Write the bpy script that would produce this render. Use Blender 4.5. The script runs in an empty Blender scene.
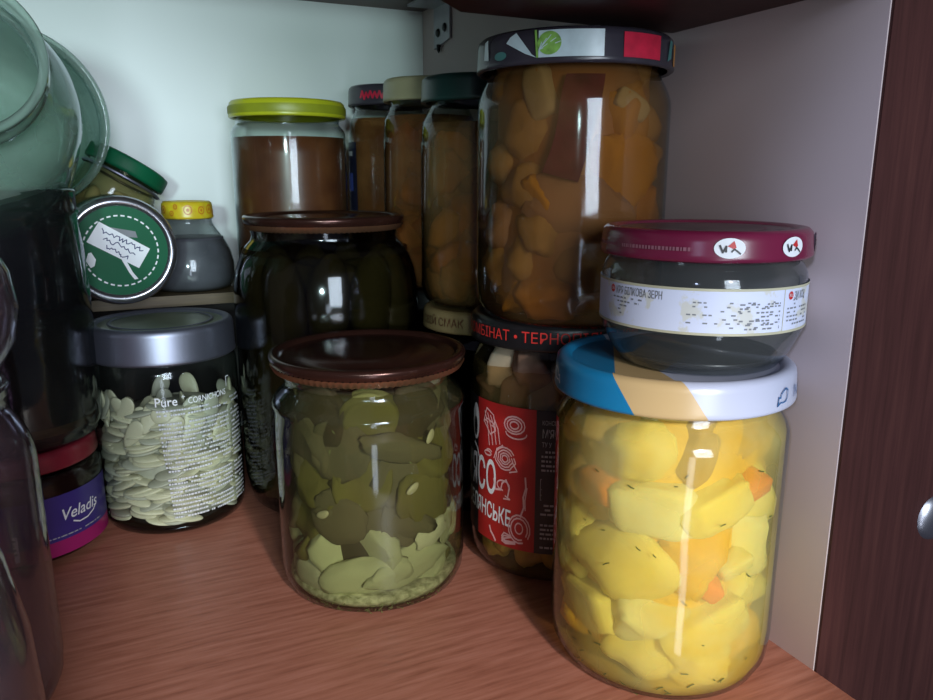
import bpy, math, random
import numpy as np
from mathutils import Vector, Matrix, Euler, noise
rnd = random.Random(7)
PI = math.pi
S = bpy.context.scene
col = S.collection
CAMPOS = (0.0, 0.0, 0.185)

# ------------------------------------------------------------------ materials
def newmat(name):
    m = bpy.data.materials.new(name); m.use_nodes = True
    nt = m.node_tree; nt.nodes.clear()
    out = nt.nodes.new('ShaderNodeOutputMaterial')
    return m, nt, out

def N(nt, t, **kw):
    n = nt.nodes.new(t)
    for k, v in kw.items():
        if hasattr(n, k) and not k[0].isupper(): setattr(n, k, v)
        else: n.inputs[k.replace('_', ' ')].default_value = v
    return n

def c4(c): return (c[0], c[1], c[2], 1)

def ramp(nt, src, stops, interp='LINEAR'):
    r = nt.nodes.new('ShaderNodeValToRGB'); cr = r.color_ramp; cr.interpolation = interp
    while len(cr.elements) < len(stops): cr.elements.new(0.5)
    for e, (p, c) in zip(cr.elements, stops): e.position = p; e.color = c4(c)
    nt.links.new(src, r.inputs['Fac']); return r.outputs['Color']

def objco(nt, scale=(1, 1, 1)):
    tc = nt.nodes.new('ShaderNodeTexCoord'); mp = nt.nodes.new('ShaderNodeMapping')
    mp.inputs['Scale'].default_value = scale
    nt.links.new(tc.outputs['Object'], mp.inputs['Vector']); return mp.outputs['Vector']

def nz(nt, vec, scale, detail=3, rough=.5):
    n = nt.nodes.new('ShaderNodeTexNoise'); n.inputs['Scale'].default_value = scale
    n.inputs['Detail'].default_value = detail; n.inputs['Roughness'].default_value = rough
    nt.links.new(vec, n.inputs['Vector']); return n.outputs['Fac']

def solid(name, c, rough=.5, metal=0.0, var=.12, scale=60, coat=0.0, bump=0.0, c2=None, spec=.5, sub=0.0):
    m, nt, out = newmat(name)
    p = nt.nodes.new('ShaderNodeBsdfPrincipled')
    v = objco(nt)
    c2 = c2 or tuple(x * (1 - 2 * var) for x in c)
    cc = ramp(nt, nz(nt, v, scale), [(.3, c2), (.7, c)])
    nt.links.new(cc, p.inputs['Base Color'])
    p.inputs['Roughness'].default_value = rough; p.inputs['Metallic'].default_value = metal
    p.inputs['Coat Weight'].default_value = coat; p.inputs['Specular IOR Level'].default_value = spec
    if sub:
        p.inputs['Subsurface Weight'].default_value = sub
        p.inputs['Subsurface Radius'].default_value = (.006, .004, .002); p.inputs['Subsurface Scale'].default_value = 1
    if bump:
        b = nt.nodes.new('ShaderNodeBump'); b.inputs['Strength'].default_value = bump; b.inputs['Distance'].default_value = .001
        nt.links.new(nz(nt, v, scale * 2), b.inputs['Height']); nt.links.new(b.outputs['Normal'], p.inputs['Normal'])
    nt.links.new(p.outputs['BSDF'], out.inputs['Surface'])
    return m

def glass(name, tint=(.93, .97, .95), edge=(.30, .38, .35), haze=0.0, hazecol=(.6, .6, .6), wave=.12, wscale=25, gain=1.0, base=.034):
    """thin glass: light passes, grazing views get darker and mirror more"""
    m, nt, out = newmat(name); L = nt.links
    lw = N(nt, 'ShaderNodeLayerWeight'); lw.inputs['Blend'].default_value = .5
    v = objco(nt)
    b = nt.nodes.new('ShaderNodeBump'); b.inputs['Strength'].default_value = wave; b.inputs['Distance'].default_value = .004
    L.new(nz(nt, v, wscale, 1), b.inputs['Height']); L.new(b.outputs['Normal'], lw.inputs['Normal'])
    pw = N(nt, 'ShaderNodeMath', operation='POWER'); L.new(lw.outputs['Facing'], pw.inputs[0]); pw.inputs[1].default_value = 4
    ma = N(nt, 'ShaderNodeMath', operation='MULTIPLY_ADD'); L.new(pw.outputs[0], ma.inputs[0]); ma.inputs[1].default_value = .9 * gain; ma.inputs[2].default_value = base
    pe = N(nt, 'ShaderNodeMath', operation='POWER'); L.new(lw.outputs['Facing'], pe.inputs[0]); pe.inputs[1].default_value = 2.6
    tcol = ramp(nt, pe.outputs[0], [(0, tint), (.85, edge)])
    tr = nt.nodes.new('ShaderNodeBsdfTransparent'); L.new(tcol, tr.inputs['Color'])
    gl = nt.nodes.new('ShaderNodeBsdfGlossy'); gl.inputs['Roughness'].default_value = .09; gl.inputs['Color'].default_value = (.9, .95, 1, 1)
    L.new(b.outputs['Normal'], gl.inputs['Normal'])
    base_sh = tr.outputs[0]
    if haze:
        d = nt.nodes.new('ShaderNodeBsdfDiffuse'); d.inputs['Color'].default_value = c4(hazecol)
        t2 = nt.nodes.new('ShaderNodeBsdfTranslucent'); t2.inputs['Color'].default_value = c4(hazecol)
        ad = nt.nodes.new('ShaderNodeMixShader'); ad.inputs[0].default_value = .5; L.new(d.outputs[0], ad.inputs[1]); L.new(t2.outputs[0], ad.inputs[2])
        hm = N(nt, 'ShaderNodeMath', operation='MULTIPLY'); L.new(nz(nt, v, 22, 3), hm.inputs[0]); hm.inputs[1].default_value = haze * 2
        mx = nt.nodes.new('ShaderNodeMixShader'); L.new(hm.outputs[0], mx.inputs[0]); L.new(tr.outputs[0], mx.inputs[1]); L.new(ad.outputs[0], mx.inputs[2])
        base_sh = mx.outputs[0]
    mix = nt.nodes.new('ShaderNodeMixShader'); L.new(ma.outputs[0], mix.inputs[0]); L.new(base_sh, mix.inputs[1]); L.new(gl.outputs[0], mix.inputs[2])
    L.new(mix.outputs[0], out.inputs['Surface']); return m

def liquid(name, tint, murk, a, scale=40, tint2=None, rough=.3):
    """cloudy brine: part tinted see-through, part scattering"""
    m, nt, out = newmat(name); L = nt.links
    v = objco(nt)
    tr = nt.nodes.new('ShaderNodeBsdfTransparent'); tr.inputs['Color'].default_value = c4(tint)
    p = nt.nodes.new('ShaderNodeBsdfPrincipled'); p.inputs['Roughness'].default_value = .7; p.inputs['Specular IOR Level'].default_value = .05
    L.new(ramp(nt, nz(nt, v, scale, 4), [(.35, tint2 or tuple(x * .7 for x in murk)), (.65, murk)]), p.inputs['Base Color'])
    if a >= 1:
        L.new(p.outputs[0], out.inputs['Surface']); return m
    fac = ramp(nt, nz(nt, v, scale * .6, 2), [(.35, (a * .6,) * 3), (.65, (min(1, a * 1.4),) * 3)])
    mx = nt.nodes.new('ShaderNodeMixShader'); L.new(fac, mx.inputs[0]); L.new(tr.outputs[0], mx.inputs[1]); L.new(p.outputs[0], mx.inputs[2])
    L.new(mx.outputs[0], out.inputs['Surface']); return m

def wood(name, c1, c2, c3, rough=.4, scale=(3, 60, 60), bump=.15, spec=.5):
    m, nt, out = newmat(name); L = nt.links
    v = objco(nt, scale)
    p = nt.nodes.new('ShaderNodeBsdfPrincipled'); p.inputs['Roughness'].default_value = rough
    p.inputs['Specular IOR Level'].default_value = spec
    n1 = nz(nt, v, 6, 6, .6)
    cc = ramp(nt, n1, [(.3, c1), (.5, c2), (.72, c3)])
    L.new(cc, p.inputs['Base Color'])
    b = nt.nodes.new('ShaderNodeBump'); b.inputs['Strength'].default_value = bump; b.inputs['Distance'].default_value = .0006
    L.new(n1, b.inputs['Height']); L.new(b.outputs['Normal'], p.inputs['Normal'])
    L.new(p.outputs[0], out.inputs['Surface']); return m

M = {}
M['shelf'] = wood('shelf_wood', (.26, .090, .056), (.37, .142, .094), (.45, .19, .135), .42, (5, 62, 20), .10)
M['dark_wood'] = wood('dark_wood', (.032, .010, .008), (.045, .014, .012), (.060, .020, .016), .5, (60, 60, 3), .03, .25)
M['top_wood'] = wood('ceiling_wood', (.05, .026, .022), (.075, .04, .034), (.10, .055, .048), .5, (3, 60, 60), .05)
M['white_wall'] = solid('white_wall', (.80, .86, .85), .45, var=.02, scale=6)
M['side_wall'] = solid('side_wall', (.56, .46, .45), .5, var=.03, scale=8)
M['olive_board'] = wood('olive_board', (.05, .032, .012), (.085, .055, .02), (.12, .08, .03), .5)
M['black_gap'] = solid('dark_board', (.02, .015, .013), .6)
M['steel'] = solid('steel', (.36, .36, .40), .35, 1.0, .06)
M['bracket'] = solid('bracket_steel', (.42, .42, .46), .45, .5, .08)
M['screw'] = solid('dark_screw', (.02, .02, .025), .4, .6)
M['glass'] = glass('clear_glass')
M['glass_green'] = glass('green_glass', (.80, .90, .85), (.26, .36, .32), .34, (.58, .76, .67), .5, 18)
M['glass_pink'] = glass('smoky_glass', (.80, .74, .78), (.42, .38, .41), .12, (.46, .36, .40), .3, 16, .8)
M['glass_grey'] = glass('grey_glass', (.84, .87, .87), (.25, .30, .30), .10, (.5, .55, .55), .2)
M['white_paint'] = solid('white_print', (.80, .82, .84), .5, var=.03)
M['dim_print'] = solid('worn_white_print', (.42, .44, .46), .5, var=.1)
M['black_print'] = solid('black_print', (.03, .03, .03), .5)
M['grey_print'] = solid('grey_print', (.22, .23, .25), .6)
M['red_print'] = solid('red_print', (.55, .03, .03), .45, var=.05)
M['pink_print'] = solid('pink_print', (.75, .42, .42), .5, var=.05)
M['blue_print'] = solid('blue_print', (.03, .12, .30), .45)

# ------------------------------------------------------------------ mesh builder
class MB:
    def __init__(s): s.v = []; s.f = []; s.m = []; s.mats = []; s.sm = []
    def mi(s, mat):
        if mat not in s.mats: s.mats.append(mat)
        return s.mats.index(mat)
    def add(s, vs, fs, mat, smooth=False):
        o = len(s.v); k = s.mi(mat); s.v += [tuple(v) for v in vs]
        for f in fs: s.f.append(tuple(i + o for i in f)); s.m.append(k); s.sm.append(smooth)
    def lathe(s, prof, mat, seg=72, ripple=None, a0=0, a1=2 * PI, z0=0, smooth=True):
        full = abs(a1 - a0 - 2 * PI) < 1e-6; n = seg if full else seg + 1
        vs = []; fs = []
        for j, pt in enumerate(prof):
            for i in range(n):
                a = a0 + (a1 - a0) * i / seg; r = pt[0]
                if ripple and j in ripple[0]: r += ripple[1] * (1 if i % 2 else -1)
                vs.append((r * math.sin(a), -r * math.cos(a), pt[1] + z0))
        for j in range(len(prof) - 1):
            for i in range(seg):
                i2 = (i + 1) % n
                fs.append((j * n + i, j * n + i2, (j + 1) * n + i2, (j + 1) * n + i))
        s.add(vs, fs, mat, smooth)
    def box(s, x0, x1, y0, y1, z0, z1, mat):
        vs = [(x, y, z) for x in (x0, x1) for y in (y0, y1) for z in (z0, z1)]
        s.add(vs, [(0, 1, 3, 2), (4, 6, 7, 5), (0, 4, 5, 1), (2, 3, 7, 6), (0, 2, 6, 4), (1, 5, 7, 3)], mat)
    def poly(s, pts, fn, mat):
        s.add([fn(*p) for p in pts], [tuple(range(len(pts)))], mat)
    def fan(s, pts, c, fn, mat):
        n = len(pts); s.add([fn(*p) for p in pts] + [fn(*c)], [(i, (i + 1) % n, n) for i in range(n)], mat)
    def ellipse(s, cx, cy, rx, ry, fn, mat, n=28):
        s.fan([(cx + rx * math.cos(2 * PI * i / n), cy + ry * math.sin(2 * PI * i / n)) for i in range(n)], (cx, cy), fn, mat)
    def grid(s, x0, x1, y0, y1, fn, mat, nx=24, ny=3, smooth=True):
        vs = [fn(x0 + (x1 - x0) * i / nx, y0 + (y1 - y0) * j / ny) for j in range(ny + 1) for i in range(nx + 1)]
        fs = [(j * (nx + 1) + i, j * (nx + 1) + i + 1, (j + 1) * (nx + 1) + i + 1, (j + 1) * (nx + 1) + i) for j in range(ny) for i in range(nx)]
        s.add(vs, fs, mat, smooth)
    def stroke(s, pts, w, fn, mat):
        for (ax, ay), (bx, by) in zip(pts[:-1], pts[1:]):
            dx, dy = bx - ax, by - ay; l = math.hypot(dx, dy) or 1; nx, ny = -dy / l * w / 2, dx / l * w / 2
            ex, ey = dx / l * w * .3, dy / l * w * .3
            s.poly([(ax - ex + nx, ay - ey + ny), (ax - ex - nx, ay - ey - ny), (bx + ex - nx, by + ey - ny), (bx + ex + nx, by + ey + ny)], fn, mat)
    def text(s, body, size, fn, mat, x=0, y=0, sx=1.0, rot=0, align='LEFT', shear=0.0, bold=0.0):
        cu = bpy.data.curves.new('t', 'FONT'); cu.body = body; cu.size = size; cu.align_x = align; cu.shear = shear
        cu.offset = bold * size; cu.resolution_u = 3
        o = bpy.data.objects.new('t', cu); col.objects.link(o)
        bpy.context.view_layer.update()
        me = bpy.data.meshes.new_from_object(o.evaluated_get(bpy.context.evaluated_depsgraph_get()))
        ca, sa = math.cos(rot), math.sin(rot)
        vs = []
        for v in me.vertices:
            px, py = v.co.x * sx, v.co.y
            vs.append(fn(x + px * ca - py * sa, y + px * sa + py * ca))
        s.add(vs, [tuple(p.vertices) for p in me.polygons], mat)
        bpy.data.objects.remove(o); bpy.data.curves.remove(cu); bpy.data.meshes.remove(me)
    def build(s, name, parent=None, loc=None):
        me = bpy.data.meshes.new(name); me.from_pydata(s.v, [], s.f)
        for mt in s.mats: me.materials.append(mt)
        me.polygons.foreach_set('material_index', s.m); me.polygons.foreach_set('use_smooth', s.sm)
        me.validate(); me.update()
        o = bpy.data.objects.new(name, me); col.objects.link(o)
        if parent: o.parent = parent
        if loc: o.location = loc
        return o

def cyl(r, phi=0.0, z=0.0):            # label plane wrapped on a jar; phi to the right of the side that faces front
    return lambda s_, t: (r * math.sin(phi + s_ / r), -r * math.cos(phi + s_ / r), z + t)
def flat(z, rot=0.0, cx=0, cy=0):
    ca, sa = math.cos(rot), math.sin(rot)
    return lambda x, y: (cx + x * ca - y * sa, cy + x * sa + y * ca, z)

def tag(o, label=None, cat=None, group=None, kind=None):
    if label: o['label'] = label
    if cat: o['category'] = cat
    if group: o['group'] = group
    if kind: o['kind'] = kind
    return o

def root(name, label, cat, loc, rot=None, group=None):
    o = bpy.data.objects.new(name, None); col.objects.link(o); o.empty_display_size = .01
    o.location = loc
    if rot is None:
        o.rotation_euler = (0, 0, math.atan2(loc[1] - CAMPOS[1], loc[0] - CAMPOS[0]) - PI / 2)
    else: o.rotation_euler = rot
    tag(o, label, cat, group); return o

def struct(name, mb): o = mb.build(name); o['kind'] = 'structure'; return o

# ------------------------------------------------------------------ cabinet
XW, YF, YB, XL, ZC = .2285, .176, .5680, -.30, .3036
b = MB(); b.box(XL, XW, .150, YB, -.018, 0, M['shelf']); struct('floor', b)
b = MB(); b.box(XL, XW + .018, YB, YB + .01, -.018, .60, M['white_wall']); struct('wall_back', b)
b = MB(); b.box(XW, XW + .018, YF, YB, -.018, .60, M['side_wall']); struct('wall_right', b)
b = MB(); b.box(XL - .018, XL, YF - .02, YB, -.018, .60, M['side_wall']); struct('wall_left', b)
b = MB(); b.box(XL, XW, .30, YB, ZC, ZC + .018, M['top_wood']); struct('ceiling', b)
# upper front board whose rear lower edge shows above the tall jar
b = MB()
zt = .2444
pts = [(XW, .165), (XW, .2800), (.1275, .2785), (.1000, .2500), (.06, .165)]
vs = [(x, y, zt) for x, y in pts] + [(x, y, zt + .07) for x, y in pts]
b.add(vs, [(4, 3, 2, 1, 0), (5, 6, 7, 8, 9)] + [(i, (i + 1) % 5, (i + 1) % 5 + 5, i + 5) for i in range(5)], M['dark_wood']); struct('trim_1', b)
# opened door leaf
dd = root('door', 'x', 'door', (XW, YF, 0), (0, 0, math.radians(-4)))
dd.name = 'door_1'; del dd['label']; del dd['category']; dd['kind'] = 'structure'
b = MB(); b.box(.0005, .0178, -.0012, 0, -.02, .60, M['dark_wood']); b.box(.0178, .45, -.0012, .017, -.35, .60, M['dark_wood']); b.build('door_leaf', dd)
b = MB(); b.lathe([(0, .002), (.007, .002), (.009, .0005), (.0095, 0)], M['steel'], 24); b.ellipse(0, 0, .0035, .0035, flat(.0022), M['screw'])
h = b.build('hinge_cup', dd, (.0530, -.0012, .055)); h.rotation_euler = (PI / 2, 0, 0)

# ------------------------------------------------------------------ corner bracket
br = root('corner_bracket', 'grey steel corner bracket screwed high on the side wall behind the tall jars', 'bracket', (XW, .530, .2735), (0, 0, 0))
b = MB()
ya, yb = -.016, .012
P = [(ya, .004), (yb, 0), (yb, .0285), (ya, .0285)]
vs = [(-.0018, y, z) for y, z in P] + [(0, y, z) for y, z in P]
b.add(vs, [(0, 1, 2, 3), (4, 7, 6, 5), (0, 4, 5, 1), (1, 5, 6, 2), (2, 6, 7, 3), (3, 7, 4, 0)], M['bracket'])
b.box(-.022, 0, ya, yb, .0272, .0288, M['bracket']); b.build('plate', br)
for yy, zz in ((-.008, .012), (.004, .010)):
    b = MB(); b.lathe([(0, .0012), (.0022, .0012), (.003, .0002)], M['screw'], 16)
    s_ = b.build('screw', br, (-.0019, yy, zz)); s_.rotation_euler = (0, -PI / 2, 0)
b = MB(); b.lathe([(0, 0), (.0013, .002), (.0016, .006)], M['screw'], 10); s_ = b.build('screw_tip', br, (-.002, .003, -.004))

# ------------------------------------------------------------------ riser shelf at the back
rz = .1140
rs = root('shelf_riser', 'low olive-brown board on dark legs along the back wall, behind the jar of seeds', 'shelf riser', (0, .52, 0), (0, 0, 0))
b = MB(); b.box(-.22, .215, -.036, .044, rz - .0065, rz, M['olive_board']); b.build('board', rs)
for x in (-.205, .20):
    b = MB(); b.box(x - .006, x + .006, -.028, .032, 0, rz - .0065, M['black_gap']); b.build('leg', rs)
b = MB(); b.box(-.199, .194, .020, .026, .02, rz - .0065, M['black_gap']); b.build('back_panel', rs)

# ------------------------------------------------------------------ jar parts
def body_prof(R, Rn, H, zs=.80, zn=.90, rb=.86, foot=.012, belly=0.0, thick_top=True):
    p = [(0.0005, .0035), (R * .55, .003), (R * (rb - .08), .001), (R * rb, 0), (R * (rb + (1 - rb) * .6), foot * .18), (R * (rb + (1 - rb) * .9), foot * .5), (R, foot)]
    z0, z1 = foot, zs * H
    for k in range(1, 6):
        t = k / 6; p.append((R + belly * math.sin(PI * t), z0 + (z1 - z0) * t))
    p.append((R, z1))
    z2 = zn * H
    for k in range(1, 8):
        t = k / 8; e = (1 - math.cos(PI * t)) / 2
        p.append((R + (Rn - R) * (.55 * e + .45 * t ** 2), z1 + (z2 - z1) * (.6 * t + .4 * math.sin(PI * t / 2))))
    p += [(Rn, z2), (Rn, H * .965), (Rn + .001, H * .975), (Rn + .0008, H - .001)]
    return p

def clip_prof(prof, z, inset):
    q = [(max(r - inset, .0004), zz + inset * .6) for r, zz in prof if zz < z - .0005]
    r_last = q[-1][0]
    return q + [(r_last, z), (r_last * .5, z), (.0003, z)]

def lid_twist(mb, R, h, mat, z, top=None, ripple=0.0, seg=120, dent=.0012, knurl=None):
    prof = [(R - .0025, .0006), (R - .001, 0), (R, .0006), (R + .0002, .0014), (R, .0024), (R - .0003, h - .0035), (R - .0007, h - .0014), (R - .002, h - .0002), (R - .0035, h),
            (R - .005, h - .0003), (R - .0062, h - dent)]
    mb.lathe(prof, mat, seg, ((4, 5), ripple) if ripple else None, z0=z)
    mb.lathe([(R - .0062, h - dent), (R * .5, h - dent), (.0002, h - dent)], top or mat, seg, z0=z)

def lid_crimp(mb, R, mat, z, matedge):
    prof = [(R - .004, -.006), (R - .0022, -.0052), (R - .0008, -.0026)]
    mb.lathe(prof, matedge, 180, ((0, 1, 2), .0008), z0=z)
    mb.lathe([(R - .0008, -.0026), (R, -.0012), (R + .0004, .0004), (R, .0016), (R - .0016, .0022), (R - .0034, .0016), (R - .0048, .0002)], mat, 180, z0=z)
    mb.lathe([(R - .0048, .0002), (R * .72, .0002), (R * .70, .0009), (R * .3, .0009), (.0002, .0009)], mat, 90, z0=z)

def glass_body(rt, prof, mat, name='glass_body', seg=72):
    b = MB(); b.lathe(prof, mat, seg); return b.build(name, rt)

def rmax(prof, z):
    best = prof[0][0]
    for (r0, z0), (r1, z1) in zip(prof[:-1], prof[1:]):
        if z0 <= z <= z1 and z1 > z0: best = r0 + (r1 - r0) * (z - z0) / (z1 - z0)
    return best

# ------------------------------------------------------------------ piece shapes (shared meshes)
def blob(name, kind, seed, mat):
    rr = random.Random(seed); b = MB(); nu, nv = 20, 12
    off = Vector((rr.random() * 50, rr.random() * 50, rr.random() * 50))
    vs = []
    for j in range(nv + 1):
        th = PI * j / nv
        for i in range(nu):
            a = 2 * PI * i / nu
            d = Vector((math.sin(th) * math.cos(a), math.sin(th) * math.sin(a), math.cos(th)))
            if kind == 'chunk':
                e = .55; p = Vector([math.copysign(abs(c) ** e, c) for c in d]); p = p * .82
                p *= 1 + .30 * noise.noise(d * 1.6 + off) + .09 * noise.noise(d * 4 + off)
                p = Vector((p.x * 1.15, p.y * .95, p.z * .8))
            elif kind == 'round':
                p = d * (1 + .30 * noise.noise(d * 1.5 + off) + .07 * noise.noise(d * 4 + off)); p = Vector((p.x * 1.15, p.y * .9, p.z * .85))
            elif kind == 'slice':
                e = .35; p = Vector((d.x, d.y, math.copysign(abs(d.z) ** .5, d.z) * .30)); q = max(1e-5, math.hypot(d.x, d.y)); k = q ** e / q
                p.x *= k; p.y *= k; p *= 1 + .22 * noise.noise(d * 1.7 + off); p.z += .12 * noise.noise(d * 2 + off)
            elif kind == 'wedge':
                e = .5; p = Vector([math.copysign(abs(c) ** e, c) for c in d]) * .8
                p.y *= .45 + .55 * (p.x + .8) / 1.6; p.z *= .75; p.x *= 1.35
                p *= 1 + .1 * noise.noise(d * 2 + off)
            elif kind == 'seed':
                p = Vector((d.x * 1.12, d.y * .56 * (1 - .30 * d.x), d.z * .19)); p.z += .05 * p.x * p.x
            elif kind == 'bean':
                p = Vector((d.x, d.y * .68 + .12 * d.x * d.x, d.z * .6))
            elif kind == 'cuke':
                p = Vector((d.x * .36, d.y * .36, math.copysign(abs(d.z) ** .8, d.z))); p *= 1 + .07 * noise.noise(d * 4 + off)
                p.x += .07 * p.z * p.z
            vs.append(p)
    fs = []
    for j in range(nv):
        for i in range(nu):
            i2 = (i + 1) % nu; fs.append((j * nu + i, (j + 1) * nu + i, (j + 1) * nu + i2, j * nu + i2))
    b.add(vs, fs, mat, True)
    me_o = b.build(name); me = me_o.data; bpy.data.objects.remove(me_o); return me

def pack(n, rad, R, z0, z1, seed, fixed=(), iters=70, wall=0.6):
    rg = np.random.default_rng(seed)
    a = rg.random(n) * 2 * PI; q = np.where(rg.random(n) < wall, 1.0, np.sqrt(rg.random(n))) * max(R - rad, .001)
    P = np.stack([q * np.cos(a), q * np.sin(a), z0 + rad + rg.random(n) * max(z1 - z0 - 2 * rad, .001)], 1)
    r = np.full(n, rad); nf = len(fixed)
    if nf:
        P = np.concatenate([np.array([f[:3] for f in fixed]), P]); r = np.concatenate([np.array([f[3] for f in fixed]), r])
    F0 = P[:nf].copy()
    for _ in range(iters):
        d = P[:, None] - P[None]; dist = np.linalg.norm(d, axis=2) + 1e-9
        ov = np.clip((r[:, None] + r[None]) * .92 - dist, 0, None); np.fill_diagonal(ov, 0)
        P = P + (d / dist[..., None] * ov[..., None] * .3).sum(1)
        P[:, 2] -= .0001
        rho = np.hypot(P[:, 0], P[:, 1]) + 1e-9; k = np.minimum(1, np.maximum(R - r * .92, .0005) / rho); P[:, 0] *= k; P[:, 1] *= k
        P[:, 2] = np.clip(P[:, 2], z0 + r * .8, z1 - r * .8)
        P[:nf] = F0
    return P[nf:]

LIM = {}; VC = {}
def piece(me, rt, p, size, rot, name, label, cat, group=None, sc=(1, 1, 1)):
    """a loose thing inside a jar: top-level, placed in world from the jar's frame"""
    o = bpy.data.objects.new(name, me); col.objects.link(o)
    mw = Matrix.Translation(rt.location) @ rt.rotation_euler.to_matrix().to_4x4()
    lp = Vector(p)
    if rt.name in LIM:                       # keep every corner of the piece inside the glass
        prof, ins = LIM[rt.name]
        key = me.name
        if key not in VC: VC[key] = np.array([v.co[:] for v in me.vertices])
        A = (VC[key] * (np.array(sc) * size)) @ np.array(rot.to_matrix()).T
        zs_, rs_ = [q[1] for q in prof], [q[0] for q in prof]
        for _ in range(4):
            W = A + np.array(lp); lim = np.interp(W[:, 2], zs_[3:], rs_[3:]) - ins
            rad_ = np.hypot(W[:, 0], W[:, 1]); ex = rad_ - lim; k_ = int(ex.argmax())
            if W[:, 2].min() < .0022: lp.z += .0022 - W[:, 2].min()
            if ex[k_] <= 0: break
            d_ = Vector((W[k_, 0], W[k_, 1], 0)).normalized(); lp -= d_ * float(ex[k_] * 1.05)
    loc = mw @ Vector((lp[0] * rt.scale.x, lp[1] * rt.scale.y, lp[2] * rt.scale.z))
    o.matrix_world = Matrix.LocRotScale(loc, (mw.to_3x3() @ rot.to_matrix()).to_euler(), Vector(sc) * size)
    tag(o, label, cat, group); return o

def rrot(): return Euler((rnd.uniform(0, 2 * PI), rnd.uniform(0, 2 * PI), rnd.uniform(0, 2 * PI)))
def wallrot(x, y, spin=0.0, tilt=0.0):   # local Z points out of the jar
    a = math.atan2(y, x)
    return (Matrix.Rotation(a, 3, 'Z') @ Matrix.Rotation(PI / 2 + tilt, 3, 'Y') @ Matrix.Rotation(spin, 3, 'Z')).to_euler()

def fill(rt, meshes, n, rad, R, z0, z1, seed, name, label, cat, group, fixed=(), kmul=1.12, squash=None, wall=.6, flat_=False):
    for p in pack(n, rad, R, z0, z1, seed, fixed, wall=wall):
        me = rnd.choice(meshes)
        rot = wallrot(p[0], p[1], rnd.uniform(0, 6.3), rnd.uniform(-.4, .4)) if flat_ else rrot()
        piece(me, rt, p, rad * kmul * rnd.uniform(.88, 1.12), rot, name, label, cat, group, squash or (1, 1, 1))


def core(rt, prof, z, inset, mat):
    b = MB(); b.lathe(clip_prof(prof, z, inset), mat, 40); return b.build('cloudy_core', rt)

def dashes(mb, x0, x1, y, h, fn, mat, rg, gap=.0006, lo=.0008, hi=.0032, p=1.0):
    x = x0
    while x < x1:
        w = min(rg.uniform(lo, hi), x1 - x)
        if rg.random() < p: mb.grid(x, x + w, y, y + h, fn, mat, 1, 1)
        x += w + gap

# ================================================================== 1. front right jar (yellow pickled squash)
P1 = (.1855, .2165, 0)
j1 = root('pickle_jar', 'large glass jar of yellow pickled squash with blue, tan and white lid, at front right', 'jar', P1)
R1, H1 = .0425, .1195
pr1 = body_prof(R1, .0375, H1 - .002, .80, .885, .80, .016)
LIM[j1.name] = (pr1, .0020); glass_body(j1, pr1, M['glass'])
M['brine1'] = liquid('yellow_brine', (.98, .90, .60), (.80, .50, .08), .36, 38, (.80, .66, .26))
b = MB(); b.lathe(clip_prof(pr1, .104, .0012), M['brine1'], 64); b.build('brine', j1)
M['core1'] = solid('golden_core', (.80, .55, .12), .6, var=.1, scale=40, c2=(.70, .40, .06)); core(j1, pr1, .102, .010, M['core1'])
# lid with three colour fields
m, nt, out = newmat('blue_tan_white_lid'); p = nt.nodes.new('ShaderNodeBsdfPrincipled'); p.inputs['Roughness'].default_value = .28; p.inputs['Specular IOR Level'].default_value = .6
tc = nt.nodes.new('ShaderNodeTexCoord'); sp = nt.nodes.new('ShaderNodeSeparateXYZ'); nt.links.new(tc.outputs['Object'], sp.inputs[0])
def lin(nt, sp, ax, ay, az, c):       # 1 where ax*x + ay*y + az*z + c > 0
    prev = None
    for ch, k_ in (('X', ax), ('Y', ay), ('Z', az)):
        n_ = N(nt, 'ShaderNodeMath', operation='MULTIPLY_ADD'); nt.links.new(sp.outputs[ch], n_.inputs[0]); n_.inputs[1].default_value = k_
        if prev: nt.links.new(prev, n_.inputs[2])
        else: n_.inputs[2].default_value = c
        prev = n_.outputs[0]
    g_ = N(nt, 'ShaderNodeMath', operation='GREATER_THAN'); nt.links.new(prev, g_.inputs[0]); g_.inputs[1].default_value = 0; return g_.outputs[0]
def mixc(nt, f, a, b):
    mx = nt.nodes.new('ShaderNodeMix'); mx.data_type = 'RGBA'; nt.links.new(f, mx.inputs['Factor'])
    for k_, q_ in ((6, a), (7, b)):
        if isinstance(q_, tuple): mx.inputs[k_].default_value = c4(q_)
        else: nt.links.new(q_, mx.inputs[k_])
    return mx.outputs[2]
t1_ = mixc(nt, lin(nt, sp, 1, .10, .62, .0148), (.008, .17, .36), (.50, .35, .17))
cc = mixc(nt, lin(nt, sp, 1, .47, .70, .0068), t1_, (.44, .47, .60))
nt.links.new(cc, p.inputs['Base Color']); nt.links.new(p.outputs[0], out.inputs['Surface']); M['lid1'] = m
b = MB(); lid_twist(b, .0432, .0125, M['lid1'], 0, dent=.0016)
fn = cyl(.0435, .98, .0055)
fish = [(-.003, -.0028), (-.0026, .0002), (-.0016, -.0002), (-.0012, .0012), (.0002, .0022), (.0016, .0028), (.0030, .0018), (.0030, -.0006), (.0022, -.0018), (.0004, -.0020), (-.0014, -.0018), (-.003, -.0028)]
b.stroke(fish, .0005, fn, M['blue_print'])
b.text('IN', .0062, cyl(.0435, 1.19, .0036), M['blue_print'], sx=.8)
fn = cyl(.0435, -1.18, .0062)
b.stroke([(-x, y) for x, y in fish], .0005, fn, M['white_paint'])
l1 = b.build('lid', j1, (0, 0, H1 - .0125 + .0008))
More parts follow.
